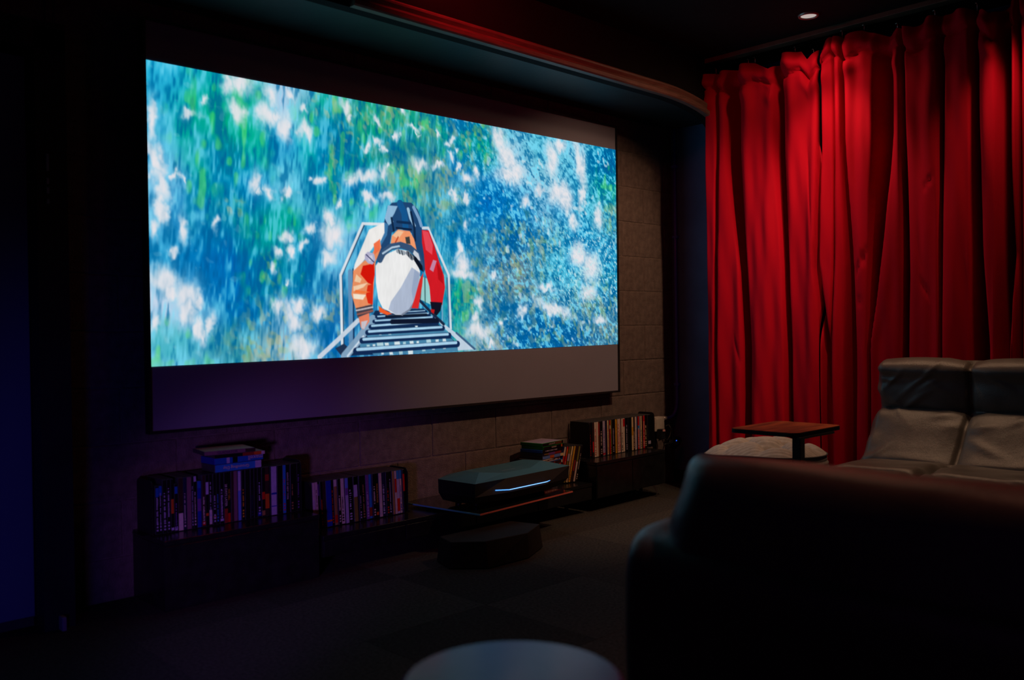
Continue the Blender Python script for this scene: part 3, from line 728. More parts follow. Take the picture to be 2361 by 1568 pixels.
def build_curtain(y0, y1, label):
    ny = int(abs(y1-y0)/0.0045); nz = 110
    ys = np.linspace(y0, y1, ny+1)
    tt = np.linspace(0, 1, nz+1)**1.35
    Yg = np.zeros((nz+1, ny+1)); Zg = np.zeros_like(Yg); Xg = np.zeros_like(Yg)
    lo = 0.015
    for r in range(nz+1):
        tz = top_z(ys)
        z = tz-(tz-lo)*tt[r]
        d = tz-z
        # fold positions shift with height
        off = np.zeros_like(ys)
        depth_top = np.clip(0.45+d/0.30, 0.45, 1.0)*1.6
        for (a, b, c, dep) in VALLEY:
            def at(z_, k):
                return np.interp(z_, [0.839, 1.239, 1.846], [c[k], b[k], a[k]])
            p = at(z, 0); w = np.maximum(at(z, 1), 0.012)
            g = np.exp(-(np.abs(ys-p)/(0.62*w))**3.6)
            off += dep*g*np.where(d < 0.09, 0.55, 1.0)*depth_top
            # gentle shoulders either side of a fold
            off -= 0.010*np.exp(-((np.abs(ys-p)-1.6*w)/(0.9*w+0.01))**2)
        off += 0.012*np.sin(ys*21+1.3*np.sin(z*1.7))+0.006*np.sin(ys*47+z*2.1)+0.004*np.sin(ys*90-z*5)*np.sin(z*7+ys*11)
        for (ya, za), (yb, zb) in CREASE:
            dy, dz = yb-ya, zb-za
            t = np.clip(((ys-ya)*dy+(z-za)*dz)/(dy*dy+dz*dz), 0, 1)
            dist = np.hypot(ys-ya-t*dy, z-za-t*dz)
            off += 0.009*np.exp(-(dist/0.007)**2)*np.sin(np.pi*np.clip(t, 0.03, 0.97))
        # gathered heading: seam groove and puffed ruffle
        sd = 0.095+0.014*np.sin(ys*19)+0.010*np.sin(ys*37+2)
        off += 0.026*np.exp(-((d-sd)/0.009)**2)
        off -= 0.030*np.exp(-((d-0.055)/0.032)**2)*(0.75+0.35*np.sin(ys*27+1))
        off += 0.020*np.sin(ys*52+0.7)*np.exp(-(d/0.05)**2)
        off -= 0.020*np.exp(-((d-0.155)/0.035)**2)*(0.5+0.5*np.sin(ys*31+2))
        Xg[r] = XC+off; Yg[r] = ys; Zg[r] = z
    vs = np.stack([Xg, Yg, Zg], 2).reshape(-1, 3)
    i, j = np.meshgrid(np.arange(ny), np.arange(nz))
    a = (j*(ny+1)+i).ravel()
    q = np.stack([a, a+1, a+ny+2, a+ny+1], 1)
    me = bpy.data.meshes.new('curtain_panel')
    me.from_pydata(vs.tolist(), [], q.tolist())
    me.polygons.foreach_set('use_smooth', [True]*len(me.polygons))
    me.materials.append(M_VELVET)
    root = thing('curtain', label, 'curtain', (0, 0, 0), 0, 'red velvet curtains along the right wall')
    o = link('curtain_panel', me, root)
    so = o.modifiers.new('cloth_thickness', 'SOLIDIFY'); so.thickness = 0.003; so.offset = 0
    return root

c1 = build_curtain(-0.405, -1.055, 'red velvet curtain panel hanging nearest the screen corner')
c2 = build_curtain(-1.0595, -1.9355, 'red velvet curtain panel in the spotlight, behind the grey sofa')
c3 = build_curtain(-1.940, -2.80, 'red velvet curtain panel cut by the right edge of the picture')
hook = MB().tube([(0, 0, 0.0), (0, 0, 0.030), (0.0, 0.004, 0.038), (0, 0.010, 0.034)], 0.0018, 6).mesh('curtain_hook', M_STEEL, smooth=True)
for c, ys in ((c1, (-0.46, -0.66, -0.70, -0.93, -1.03)), (c2, (-1.18, -1.29, -1.45, -1.62, -1.80)), (c3, (-1.98, -2.14, -2.31, -2.47, -2.63))):
    for y in ys:
        link('curtain_hook', hook, c, (XC+0.01, y, float(top_z(y))-0.005))
rail = MB().box(2.925, 2.985, -2.9, -0.405, 2.395, CEIL).build('curtain_rail', mat('brown_rail', (0.10, 0.075, 0.05), 0.5, 0.4, var=0.2, vscale=15), None, 0.003)
tag(rail, 'slim ceiling rail the red curtains hang from', 'curtain rail')

# ---------------------------------------------------------------- ceiling downlight
dl = thing('downlight', 'small round lit downlight in the black ceiling beside the curtain', 'light', (2.70, -1.136, CEIL))
MB().lathe([(0.036, -0.001), (0.036, -0.006), (0.041, -0.010), (0.047, -0.008), (0.049, -0.001)], 40, cap=False).build('bezel', mat('bezel_metal', (0.35, 0.31, 0.27), 0.35, 0.5, metal=0.6, var=0.1), dl, smooth=True)
MB().lathe([(0.0, -0.004), (0.036, -0.004), (0.036, -0.002)], 32, cap=False).build('lens', mat('downlight_lens', (0.6, 0.58, 0.55), 0.4, 0.4, var=0.05, emit=(1.0, 0.93, 0.85), estr=0.42), dl)
lamp('downlight_beam', 'SPOT', (2.70, -1.136, CEIL-0.03), 24, WARM, (2.86, -1.20, 0), 0.03, 82, 0.85)
lamp('downlight_glow', 'SPOT', (2.70, -1.136, CEIL-0.03), 4, WARM, (2.45, -0.75, 0), 0.03, 165, 0.5)

# ---------------------------------------------------------------- media bench units
def cabinet(name, label, w, d, z0, z1, loc, rz=0.0, legs=True, split=1):
    t = thing(name, label, 'cabinet', loc, rz)
    MB().box(0, w, 0, d, z0, z1-0.018).build('body', M_BLACK, t, 0.0012, 1)
    MB().box(-0.001, w+0.001, -0.004, d, z1-0.017, z1).build('top_panel', M_BLACK, t, 0.0015, 1)
    for k in range(split):
        a = w*k/split+0.003; b = w*(k+1)/split-0.003
        MB().box(a, b, -0.004, -0.0005, z0+0.004, z1-0.021).build('front_panel', M_BLACK, t, 0.001, 1)
    if legs:
        for x in (0.05, w-0.05):
            for y in (0.13, d-0.04):
                MB().tube([(x, y, z0), (x, y, 0.012), (x, y, 0)], [0.012, 0.010, 0.012], 10).build('leg', M_BLACKMETAL, t, smooth=True)
    return t
cabinet('media_cabinet', 'black media cabinet at the left end carrying the packed disc row', 0.605, 0.27, 0.002, 0.243, (-0.04, -0.205, 0), 0.0, legs=False, split=1)
cabinet('media_bench', 'long low black media bench under the screen behind the projector', 1.60, 0.255, 0.07, 0.155, (0.585, -0.20, 0), R(0.35), split=4)
cabinet('media_cabinet', 'black media cabinet at the right end by the wall outlet', 0.632, 0.215, 0.07, 0.258, (2.212, -0.20, 0), R(3.0), split=2)
lw = MB().tube([(0, 0, 0.075), (0.012, -0.006, 0.062), (0.028, -0.012, 0.040), (0.034, -0.014, 0.020), (0.028, -0.014, 0.006)], 0.004, 8).build('wire_foot', M_STEEL, None, smooth=True)
lw.location = (2.745, -0.145, 0.0)
tag(lw, 'bent bright metal wire foot under the right black cabinet', 'wire foot')

# ---------------------------------------------------------------- disc cases
PAL = {'K': (12, 12, 14), 'W': (206, 190, 176), 'V': (196, 172, 166), 'B': (14, 40, 150), 'B2': (20, 90, 170), 'C': (40, 120, 190), 'N': (28, 26, 62), 'R': (190, 22, 20),
       'Q': (140, 34, 30), 'Y': (206, 152, 40), 'O': (196, 86, 26), 'T': (150, 112, 66), 'P': (110, 66, 140), 'M': (120, 84, 96), 'L': (170, 160, 190), 'S': (96, 128, 206),
       'G': (120, 108, 46), 'D': (52, 30, 30), 'E': (214, 190, 142), 'E2': (96, 54, 32)}
WORD = {'K': 'black', 'W': 'off-white', 'V': 'pale pink', 'B': 'deep blue', 'B2': 'blue', 'C': 'sky blue', 'N': 'navy', 'R': 'bright red', 'Q': 'dull red', 'Y': 'yellow', 'O': 'orange',
        'T': 'tan', 'P': 'purple', 'M': 'mauve', 'L': 'lilac grey', 'S': 'pale blue', 'G': 'olive', 'D': 'dark brown', 'E': 'cream', 'E2': 'brown'}
def pm(code):
    return mat('sleeve_'+code.lower(), lin(PAL[code]), 0.38, 0.45, var=0.10, vscale=70)
ORD = ['first', 'second', 'third', 'fourth', 'fifth', 'sixth', 'seventh', 'eighth', 'ninth', 'tenth', 'eleventh', 'twelfth', 'thirteenth', 'fourteenth', 'fifteenth', 'sixteenth', 'seventeenth', 'eighteenth', 'nineteenth', 'twentieth',
       'twenty-first', 'twenty-second', 'twenty-third', 'twenty-fourth', 'twenty-fifth', 'twenty-sixth', 'twenty-seventh', 'twenty-eighth', 'twenty-ninth', 'thirtieth', 'thirty-first', 'thirty-second', 'thirty-third', 'thirty-fourth', 'thirty-fifth', 'thirty-sixth', 'thirty-seventh', 'thirty-eighth']
M_CASE = mat('case_plastic', (0.045, 0.047, 0.05), 0.33, 0.5, var=0.2, vscale=60)
shells = {}
def disc_case(w, h, base, title, patches, label, loc, rot, group, shell='K', depth=0.134, cover=None, name='disc_case'):
    """upright case: origin bottom centre of the spine, spine faces -Y, x across the thickness"""
    t = thing(name, label, 'disc case', loc, 0, group)
    t.rotation_euler = rot
    g = w-0.0010
    key = (round(g, 4), h, depth, shell)
    if key not in shells:
        shells[key] = MB().box(-g/2, g/2, 0, depth, 0, h).mesh('case_shell', pm(shell) if shell != 'K' else M_CASE, min(0.0012, g*0.12), 1)
    link('case_shell', shells[key], t)
    MB().box(-g/2+0.0008, g/2-0.0008, -0.0006, 0.0, 0.002, h-0.002).build('spine_sleeve', pm(base), t)
    if cover:
        fc = MB().box(-g/2-0.0004, -g/2, 0.003, depth-0.003, 0.003, h-0.003).build('front_cover', pm(cover), t)
        MB().box(-g/2-0.0007, -g/2-0.0004, 0.02, depth-0.025, 0.05, h-0.05).build('cover_picture', pm('N'), fc)
        MB().box(-g/2-0.0007, -g/2-0.0004, 0.012, 0.06, h-0.045, h-0.02).build('cover_badge', pm('B2'), fc)
    for p in patches.split():
        i = max(k for k, ch in enumerate(p) if ch.isdigit() or ch == '.')
        # colour code is the trailing letters (with an optional digit)
        j = next(k for k, ch in enumerate(p) if ch.isalpha())
        a, b = p[:j].split('-')
        MB().box(-g/2+0.0009, g/2-0.0009, -0.0009, -0.0006, 0.002+(h-0.004)*float(a), 0.002+(h-0.004)*float(b)).build('spine_print', pm(p[j:]), t)
    if title.startswith('m:'):
        code = title[2:]
        mb = MB()
        r_ = random.Random(hash(label) & 0xffff if False else sum(map(ord, label)))
        z = h*r_.uniform(0.12, 0.35); end = h*r_.uniform(0.55, 0.85)
        tw = g*r_.uniform(0.30, 0.5)
        while z < end:
            l = r_.uniform(0.0015, 0.0045)
            mb.box(-tw/2, tw/2*r_.uniform(0.3, 1), -0.0011, -0.0009, z, z+l)
            z += l+(0.0012 if r_.random() > 0.18 else 0.006)
        for q in range(3):
            zz = 0.012+0.011*q
            mb.box(-g*0.22, g*0.22, -0.0011, -0.0009, zz, zz+0.006)
        mb.build('spine_lettering', pm(code), t)['kind'] = 'stuff'
    elif title.startswith('t:'):
        _, txt, code = title.split(':')
        me = text_mesh(txt, min(g*0.85, 1.45*h*0.62/len(txt)), pm(code), 'spine_title')
        o = link('spine_title', me, t, (0, -0.0011, h*0.55), (R(90), R(90), 0))
    return t

LEFT_ROW = [
   (-0.0208, -0.0073, 'b', 'K', 'm:L', '.78-.97B2'),
   (-0.0073, 0.0051, 'b', 'K', 'm:L', '.8-1B2'),
   (0.0051, 0.0192, 'd', 'K', 'm:L', ''),
   (0.02, 0.0325, 'd', 'K', 'm:L', ''),
   (0.0338, 0.0458, 'd', 'K', '-', '.35-.62O .03-.08L'),
   (0.0463, 0.059, 'b', 'K', 'm:P', '.8-.95B2 .02-.1L'),
   (0.061, 0.0799, 'd', 'D', '-', '0-.33W .33-.36K'),
   (0.0799, 0.0922, 'd', 'N', 'm:W', ''),
   (0.0927, 0.1103, 'd', 'M', '-', ''),
   (0.1108, 0.1181, 'd', 'K', 'm:L', ''),
   (0.1186, 0.1301, 'd', 'K', 'm:W', '.9-1L'),
   (0.1317, 0.1475, 'b', 'B', '-', '.35-.62P .85-1B2'),
   (0.1482, 0.1617, 'd', 'D', 'm:W', '.03-.1R'),
   (0.1623, 0.1748, 'd', 'K', '-', '.62-.86L .2-.25O'),
   (0.1774, 0.19, 'd', 'K', 'm:L', '.02-.3W'),
   (0.1916, 0.2046, 'd', 'K', 'm:L', '.12-.17T'),
   (0.2051, 0.2165, 'd', 'K', 'm:C', ''),
   (0.2176, 0.2323, 'd', 'K', 'm:L', '.05-.1L'),
   (0.2342, 0.2493, 'd', 'K', 't:28 DAYS LATER:W', '0-.28Q'),
   (0.2493, 0.262, 'd', 'K', 't:THE CELL:Y', '0-.18R'),
   (0.2631, 0.2742, 'd', 'D', '-', ''),
   (0.2742, 0.2904, 'd', 'M', '-', ''),
   (0.2904, 0.3038, 'd', 'S', '-', '.6-.98L'),
   (0.305, 0.318, 'd', 'K', 'm:Y', ''),
   (0.3191, 0.339, 'd', 'K', '-', ''),
   (0.3404, 0.3548, 'd', 'K', 'm:N', ''),
   (0.3562, 0.3706, 'd', 'K', '-', ''),
   (0.3721, 0.3881, 'd', 'K', 'm:L', '.02-.1B'),
   (0.3881, 0.4027, 'd', 'K', '-', '.35-.5R .02-.12T'),
   (0.4027, 0.4218, 'd', 'D', '-', '.15-.45O .72-.85Q'),
   (0.4257, 0.45, 'd', 'L', '-', '.42-.46B .17-.19B'),
   (0.4518, 0.4741, 'd', 'K', 'm:D', ''),
   (0.4756, 0.4898, 'd', 'C', 'm:R', ''),
   (0.4907, 0.5081, 'd', 'K', 't:GANGS OF NEW YORK:W', ''),
   (0.509, 0.5259, 'd', 'K', 'm:T', ''),
   (0.5265, 0.5413, 'd', 'K', '-', ''),
   (0.5413, 0.5544, 'd', 'K', 'm:P', ''),
]
MIDDLE_ROW = [
   (0.6159, 0.6294, 'd', 'V', 'm:L', ''),
   (0.6294, 0.6432, 'd', 'V', 'm:D', ''),
   (0.6432, 0.6519, 'd', 'K', '-', '.7-.95P'),
   (0.6524, 0.6637, 'd', 'K', 'm:R', ''),
   (0.6637, 0.6792, 'd', 'D', '-', ''),
   (0.6792, 0.7053, 'd', 'B', '-', '.1-.14O'),
   (0.7058, 0.7179, 'd', 'K', 'm:R', ''),
   (0.7179, 0.7337, 'd', 'T', '-', '.05-.22R .85-1W'),
   (0.7337, 0.7489, 'd', 'K', 'm:W', ''),
   (0.7489, 0.7689, 'd', 'W', 'm:D', ''),
   (0.7689, 0.7853, 'd', 'L', '-', '.62-.78P .78-1S'),
   (0.7861, 0.8105, 'd', 'K', 'm:L', ''),
   (0.8111, 0.8308, 'd', 'G', '-', '.55-1L .82-1S'),
   (0.8377, 0.8506, 'd', 'K', 'm:L', ''),
   (0.8506, 0.8709, 'd', 'K', 'm:T', ''),
   (0.8729, 0.8896, 'd', 'P', 'm:L', ''),
   (0.8905, 0.906, 'd', 'C', '-', '.05-.25Q'),
   (0.906, 0.9235, 'd', 'K', 'm:W', ''),
   (0.9241, 0.9378, 'd', 'K', 't:MOULIN ROUGE:Y', '.05-.12O'),
   (0.9383, 0.955, 'd', 'V', 'm:L', ''),
   (0.9558, 0.9752, 'd', 'N', 'm:L', ''),
   (0.9757, 0.9926, 'd', 'K', 'm:R', ''),
   (0.9926, 1.0072, 'd', 'K', 'm:L', ''),
   (1.0078, 1.0201, 'd', 'T', '-', ''),
   (1.0201, 1.0325, 'd', 'V', '-', '.5-.82R'),
   (1.0331, 1.0491, 'd', 'L', '-', '.05-.35R .8-1C'),
   (1.0491, 1.0616, 'd', 'V', 'm:B', '.8-1C'),
   (1.0652, 1.0778, 'd', 'K', '-', '.5-.9R'),
]
RIGHT_ROW = [
   (2.306, 2.3167, 'd', 'K', 'm:R', ''),
   (2.3234, 2.3377, 'd', 'D', '-', '.15-.45R'),
   (2.3389, 2.3583, 'd', 'W', 'm:R', ''),
   (2.3604, 2.377, 'd', 'W', '-', ''),
   (2.3782, 2.3942, 'd', 'E2', '-', '.6-.95Q'),
   (2.3954, 2.4145, 'd', 'K', 'm:V', ''),
   (2.4159, 2.438, 'd', 'L', 'm:P', '.02-.08R'),
   (2.4394, 2.4572, 'd', 'N', '-', ''),
   (2.4592, 2.474, 'd', 'E', 'm:O', ''),
   (2.475, 2.4858, 'd', 'R', '-', '.75-.85W'),
   (2.4872, 2.5037, 'd', 'G', 'm:D', ''),
   (2.5081, 2.5263, 'd', 'K', 'm:L', ''),
   (2.5296, 2.5482, 'd', 'Y', 'm:T', ''),
   (2.5502, 2.5659, 'd', 'W', 'm:R', ''),
   (2.567, 2.5827, 'd', 'V', 'm:R', ''),
   (2.5847, 2.6017, 'd', 'W', 'm:K', ''),
   (2.6046, 2.6224, 'd', 'W', '-', '.75-.98R'),
   (2.6263, 2.6466, 'd', 'K', 'm:L', ''),
   (2.6482, 2.6733, 'd', 'K', '-', ''),
   (2.6799, 2.6973, 'd', 'E', '-', '.45-.7Y'),
   (2.6992, 2.7103, 'd', 'D', 'm:V', ''),
   (2.7113, 2.7281, 'd', 'W', 'm:L', ''),
   (2.729, 2.7403, 'd', 'S', '-', ''),
   (2.7417, 2.7574, 'd', 'R', 'm:W', '.6-.72C'),
   (2.7582, 2.7675, 'd', 'L', '-', ''),
   (2.7683, 2.7817, 'd', 'E', 'm:D', ''),
   (2.7924, 2.812, 'd', 'R', 'm:W', ''),
   (2.817, 2.8401, 'd', 'K', 'm:E', ''),
   (2.8419, 2.87, 'd', 'K', '-', '.1-.2L'),
]

def shelf_row(rows, y, z, where, group, tilt=0.0, rz=0.0, x_ref=0.0, skip=()):
    for i, (x0, x1, k, base, title, pats) in enumerate(rows):
        h = 0.171 if k == 'b' else 0.190
        w = x1-x0
        bits = [WORD[base]]
        lab = '%s spined disc case, %s from left in %s' % (WORD[base], ORD[i], where)
        if title.startswith('t:'):
            lab = '%s disc case lettered %s, %s from left in %s' % (WORD[base], title.split(':')[1].title(), ORD[i], where)
        elif title.startswith('m:') and title[2:] != base:
            lab = '%s disc case with %s lettering, %s from left in %s' % (WORD[base], WORD[title[2:]], ORD[i], where)
        c = (x0+x1)/2
        jy = rnd.uniform(-0.004, 0.004)
        t = tilt+rnd.uniform(-0.002, 0.002)
        disc_case(w, h, base, title, pats, lab, (c, y+jy+math.tan(rz)*(c-x_ref), z+abs(math.sin(t))*w/2+0.0006), (0, t, rz), group)
shelf_row(LEFT_ROW, -0.09, 0.2432, 'left shelf row', 'disc cases in the left shelf row')
shelf_row(MIDDLE_ROW, -0.082, 0.1560, 'low middle row', 'disc cases in the low middle row', -0.035)
shelf_row(RIGHT_ROW, -0.078, 0.2582, 'right shelf row', 'disc cases in the right shelf row', -0.012, R(3.0), 2.33)

# cases leaning to the right against the right cabinet
LEAN = [('W', 'm:R', '.4-.75R', 'B2'), ('R', 'm:E', '.75-.95O', None), ('G', '-', '.6-.8L', None), ('E', 'm:Q', '', None), ('Y', 'm:Q', '', None), ('D', '-', '.3-.6Q', None), ('K', '-', '0-.55V .55-.98G', None), ('K', 'm:V', '', None)]
ld = 0.262
for i, (b, tt, pp, cv) in enumerate(LEAN):
    lab = '%s spined disc case leaning right beside the projector, %s from left' % (WORD[b], ORD[i])
    disc_case(0.0142, 0.19, b, tt, pp, lab, (2.046+0.0150*i, -0.095-0.003*i, 0.1595), (0, ld, R(0)), 'disc cases leaning against the right cabinet', cover=cv)

# lying cases: stack at the right of the projector and pile on top of the left row
def lying_case(l, w, h, base, title, patches, label, loc, rz, group, shell='K', cover=None, name='disc_case'):
    """flat case, spine (long side l) faces -Y at rz = 0; origin bottom centre"""
    t = thing(name, label, 'disc case' if name == 'disc_case' else 'video tape', loc, rz, group)
    g = h-0.0004
    MB().box(-l/2, l/2, -w/2, w/2, 0, g).build('case_shell', pm(shell) if shell != 'K' else M_CASE, t, 0.001, 1)
    MB().box(-l/2+0.002, l/2-0.002, -w/2-0.0006, -w/2, 0.0008, g-0.0008).build('spine_sleeve', pm(base), t)
    if cover:
        MB().box(-l/2+0.004, l/2-0.004, -w/2+0.004, w/2-0.004, g, g+0.0004).build('front_cover', pm(cover), t)
    for p in patches.split():
        j = next(k for k, ch in enumerate(p) if ch.isalpha())
        a, b = map(float, p[:j].split('-'))
        MB().box(-l/2+l*a, -l/2+l*b, -w/2-0.0009, -w/2-0.0006, 0.001, g-0.001).build('spine_print', pm(p[j:]), t)
    if title.startswith('t:'):
        _, txt, code, pos, size, flip = title.split(':')
        me = text_mesh(txt, float(size), pm(code), 'spine_title')
        link('spine_title', me, t, (l*(float(pos)-0.5), -w/2-0.0011, g*0.48), (R(90), R(180) if flip == '1' else 0, 0))
    elif title.startswith('m:'):
        mb = MB(); r_ = random.Random(sum(map(ord, label)))
        x = -l*0.35
        while x < l*0.2:
            q = r_.uniform(0.002, 0.005)
            mb.box(x, x+q, -w/2-0.0011, -w/2-0.0009, g*0.3, g*0.7); x += q+r_.choice([0.0012, 0.0012, 0.006])
        mb.build('spine_lettering', pm(title[2:]), t)['kind'] = 'stuff'
    return t
STACK = [('K', 'm:L', '', 'K', None), ('D', '-', '', 'K', None), ('K', '-', '', 'K', None), ('Q', 'm:W', '', 'K', None), ('N', '-', '', 'K', None), ('K', 'm:V', '', 'K', None), ('K', '-', '.8-.9R', 'K', None), ('D', '-', '.9-.96W .55-.6Q', 'B2', None),
         ('V', 'm:D', '.85-.9Q', 'K', None), ('S', '-', '.35-.55O .85-1E', 'K', None), ('N', 't:INFERNO:Y:0.2:0.0095:0', '.3-.6P .6-.9Q', 'K', None), ('K', 'm:L', '', 'B2', None),
         ('K', 't:battlefield:W:0.5:0.0105:0', '.84-.9O', 'X', None), ('K', 't:CALL·DUTY:W:0.45:0.0105:0', '.62-.92E2', 'X', 'L')]
PAL['X'] = (24, 130, 20); WORD['X'] = 'green'
z = 0.1560
for i, (b, tt, pp, sh, cv) in enumerate(STACK):
    up = len(STACK)-i
    lab = '%s spined disc case, %s from top of stack right of the projector' % (WORD[b], ORD[up-1])
    if sh == 'X':
        lab = 'bright green game case, %s from top of stack right of the projector' % ORD[up-1]
    w_ = 0.135
    jx = rnd.uniform(-0.006, 0.006)
    if i == 8: jx = -0.016
    lying_case(0.186, w_, 0.0158, b, tt, pp, lab, (1.972+jx, -0.045+rnd.uniform(-0.004, 0.004), z), R(9 if i != 8 else 14), 'stacked cases right of the projector', sh, cv)
    z += 0.0160
zt = 0.2432+0.190+0.0022
lying_case(0.190, 0.104, 0.0285, 'C', 't:Groundhog Day:E:0.45:0.016:1', '.86-.99L', 'blue taped video box lettered Groundhog Day, lowest in the pile on the left row', (0.293, -0.040, zt), R(1), 'pile on the left row', 'K', None, 'video_tape')
lying_case(0.200, 0.104, 0.0255, 'B2', 't:maxell:V:0.83:0.024:1', '.36-.46K .24-.3L', 'blue video box with upside-down maxell lettering in the pile on the left row', (0.296, -0.040, zt+0.029), R(2), 'pile on the left row', 'B', None, 'video_tape')
lying_case(0.190, 0.134, 0.0140, 'Q', '-', '.0-.55K .78-.93O .93-1V', 'dark disc case just below the topmost one in the left pile', (0.290, -0.060, zt+0.055), R(-6), 'pile on the left row', 'K', 'V')
lying_case(0.190, 0.134, 0.0145, 'M', 't:GLADIATOR:N:0.45:0.0135:0', '.80-1D', 'pale covered disc case lettered Gladiator on top of the left pile', (0.252, -0.062, zt+0.0695), R(-8), 'pile on the left row', 'K', 'W')

# bookends
def bookend(label, x, y, z, rz=0.0, d=0.135, h=0.19, foot=1):
    t = thing('bookend', label, 'bookend', (x, y, z), rz, 'black metal bookends')
    r = 0.02
    poly = [(0, 0), (d, 0)]+[(d-r+r*math.cos(a), h-r+r*math.sin(a)) for a in [math.pi/2*k/6 for k in range(7)]]+[(r-r*math.sin(a), h-r+r*math.cos(a)) for a in [math.pi/2*k/6 for k in range(7)]]
    n_ = len(poly)
    b = MB()
    vs = [(-0.0015, p, q) for p, q in poly]+[(0.0015, p, q) for p, q in poly]
    b.add(vs, [tuple(range(n_)), tuple(range(2*n_-1, n_-1, -1))]+[(i, n_+i, n_+(i+1) % n_, (i+1) % n_) for i in range(n_)])
    b.build('upright_plate', M_BLACKMETAL, t)
    MB().box(0.0015, foot*0.0015+foot*0.03, 0.02, d-0.02, 0, 0.0009).build('foot_plate', M_BLACKMETAL, t) if foot > 0 else MB().box(foot*0.03, -0.0015, 0.02, d-0.02, 0, 0.0009).build('foot_plate', M_BLACKMETAL, t)
    return t
bookend('black metal bookend at the left end of the left shelf row', -0.030, -0.092, 0.2432, foot=-1)
bookend('black metal bookend at the right end of the left shelf row', 0.5575, -0.092, 0.2432, d=0.14, h=0.2, foot=1)
bookend('black metal bookend at the left end of the low middle row', 0.603, -0.085, 0.157, foot=-1)
bookend('black metal bookend at the right end of the low middle row', 1.088, -0.085, 0.160, foot=1)
bookend('black metal bookend at the left end of the right row', 2.298, -0.085, 0.2583, R(3), foot=-1)
bookend('black metal bookend at the right end of the right row', 2.900, -0.055, 0.2583, R(3), d=0.115, h=0.2, foot=-1)

# ---------------------------------------------------------------- glass plate under the projector
PRZ = math.atan2(0.075, 0.661)
gp = thing('glass_table_top', 'dark smoked glass plate under the projector with reflections painted along its thin edges', 'glass plate', (1.215, -0.412, 0.1665), PRZ)
for x in (0.12, 0.55):
    MB().box(x-0.02, x+0.02, 0.25, 0.42, -0.0115, 0).build('pad', M_PLASTIC, gp)
MB().box(0.002, 0.668, 0.002, 0.455, 0, 0.007).build('plate', M_GLASS_TOP, gp, 0.0008, 1)
MB().box(0.0, 0.668, -0.0012, 0.002, 0.0005, 0.0065).build('front_edge', mat('red_edge_reflection', (0.75, 0.16, 0.12), 0.35, 0.5, var=0.1, vscale=9), gp)  # red reflected light put into the edge colour
MB().box(-0.0012, 0.002, 0.0, 0.455, 0.0005, 0.0065).build('side_edge', mat('teal_edge_reflection', (0.16, 0.55, 0.68), 0.35, 0.5, var=0.1, vscale=9), gp)  # teal screen light put into the edge colour
# ---------------------------------------------------------------- projector
pj = thing('projector', 'black faceted ultra short throw projector with glowing blue front light bar', 'projector', (1.222, -0.375, 0.1737), math.atan2(0.050, 0.645))
PWD, PDP = 0.650, 0.285
M_PJB = mat('projector_body', (0.014, 0.014, 0.016), 0.5, 0.35, var=0.25, vscale=300, bump=0.25, bscale=500)
M_PJT = mat('projector_lid', (0.05, 0.15, 0.18), 0.40, 0.45, var=0.06, vscale=12)  # teal glow of the screen mixed into the lid colour
# body rings: bottom (tucked in), widest line, top edge
def ring(z, inx, front, back, mid):
    return [(inx, front, z), (PWD*0.30, front-mid, z), (PWD*0.70, front-mid, z), (PWD-inx, front, z), (PWD-inx*0.6, back-0.06, z), (PWD-0.12, back, z), (0.12, back, z), (inx*0.6, back-0.06, z)]
rings = [ring(0.016, 0.085, 0.075, PDP-0.05, 0.03), ring(0.028, 0.030, 0.035, PDP-0.01, 0.035), ring(0.062, 0.004, 0.004, PDP, 0.028), ring(0.120, 0.0, 0.0, PDP, 0.003)]
b = MB(); vs = [v for r_ in rings for v in r_]; fs = []
for i in range(len(rings)-1):
    for k in range(8):
        fs.append((i*8+k, i*8+(k+1) % 8, (i+1)*8+(k+1) % 8, (i+1)*8+k))
fs.append(tuple(range(7, -1, -1)))
b.add(vs, fs)
b.build('body', M_PJB, pj)
# faceted lid: outline at z=.1205, raised ridge polygon
o8 = [(x, y, 0.1203) for x, y, z in ring(0.12, 0.0, 0.0, PDP, 0.003)]
inn = [(0.110, 0.080, 0.149), (0.235, 0.048, 0.134), (0.42, 0.048, 0.134), (0.535, 0.080, 0.152), (0.52, 0.18, 0.150), (0.44, 0.23, 0.136), (0.21, 0.23, 0.136), (0.12, 0.18, 0.146)]
ctr = [(0.22, 0.150, 0.130), (0.43, 0.150, 0.130)]
vs = o8+inn+ctr
fs = []
for k in range(8):
    k2 = (k+1) % 8
    fs.append((k, k2, 8+k2)); fs.append((k, 8+k2, 8+k))
fs += [(8, 9, 16), (9, 10, 17, 16), (10, 11, 17), (11, 12, 17), (12, 13, 17), (13, 14, 16, 17), (14, 15, 16), (15, 8, 16)]
MB().add(vs, fs).build('lid', M_PJT, pj)
M_LED = mat('blue_led_bar', (0.1, 0.2, 0.5), 0.4, 0.4, var=0.02, emit=(0.09, 0.36, 1.0), estr=1.5)
M_LEDC = mat('white_led_core', (0.3, 0.5, 0.8), 0.4, 0.4, var=0.02, emit=(0.30, 0.62, 1.0), estr=1.3)
def front_y(x, z):
    # interpolate between the widest line and the top edge
    f = (z-0.062)/(0.120-0.062)
    def yy(front, mid, inx):
        if x < PWD*0.30:
            s = (x-inx)/(PWD*0.30-inx); return front-mid*s
        if x > PWD*0.70:
            s = (PWD-inx-x)/(PWD*0.30-inx); return front-mid*s
        return front-mid
    return yy(0.004, 0.028, 0.004)*(1-f)+yy(0.0, 0.003, 0.0)*f
led = [(PWD*0.18, 0.079), (PWD*0.30, 0.072), (PWD*0.70, 0.072), (PWD*0.82, 0.079)]
MB().tube([(x, front_y(x, z)-0.0005, z) for x, z in led], 0.0020, 8).build('light_bar', M_LED, pj)
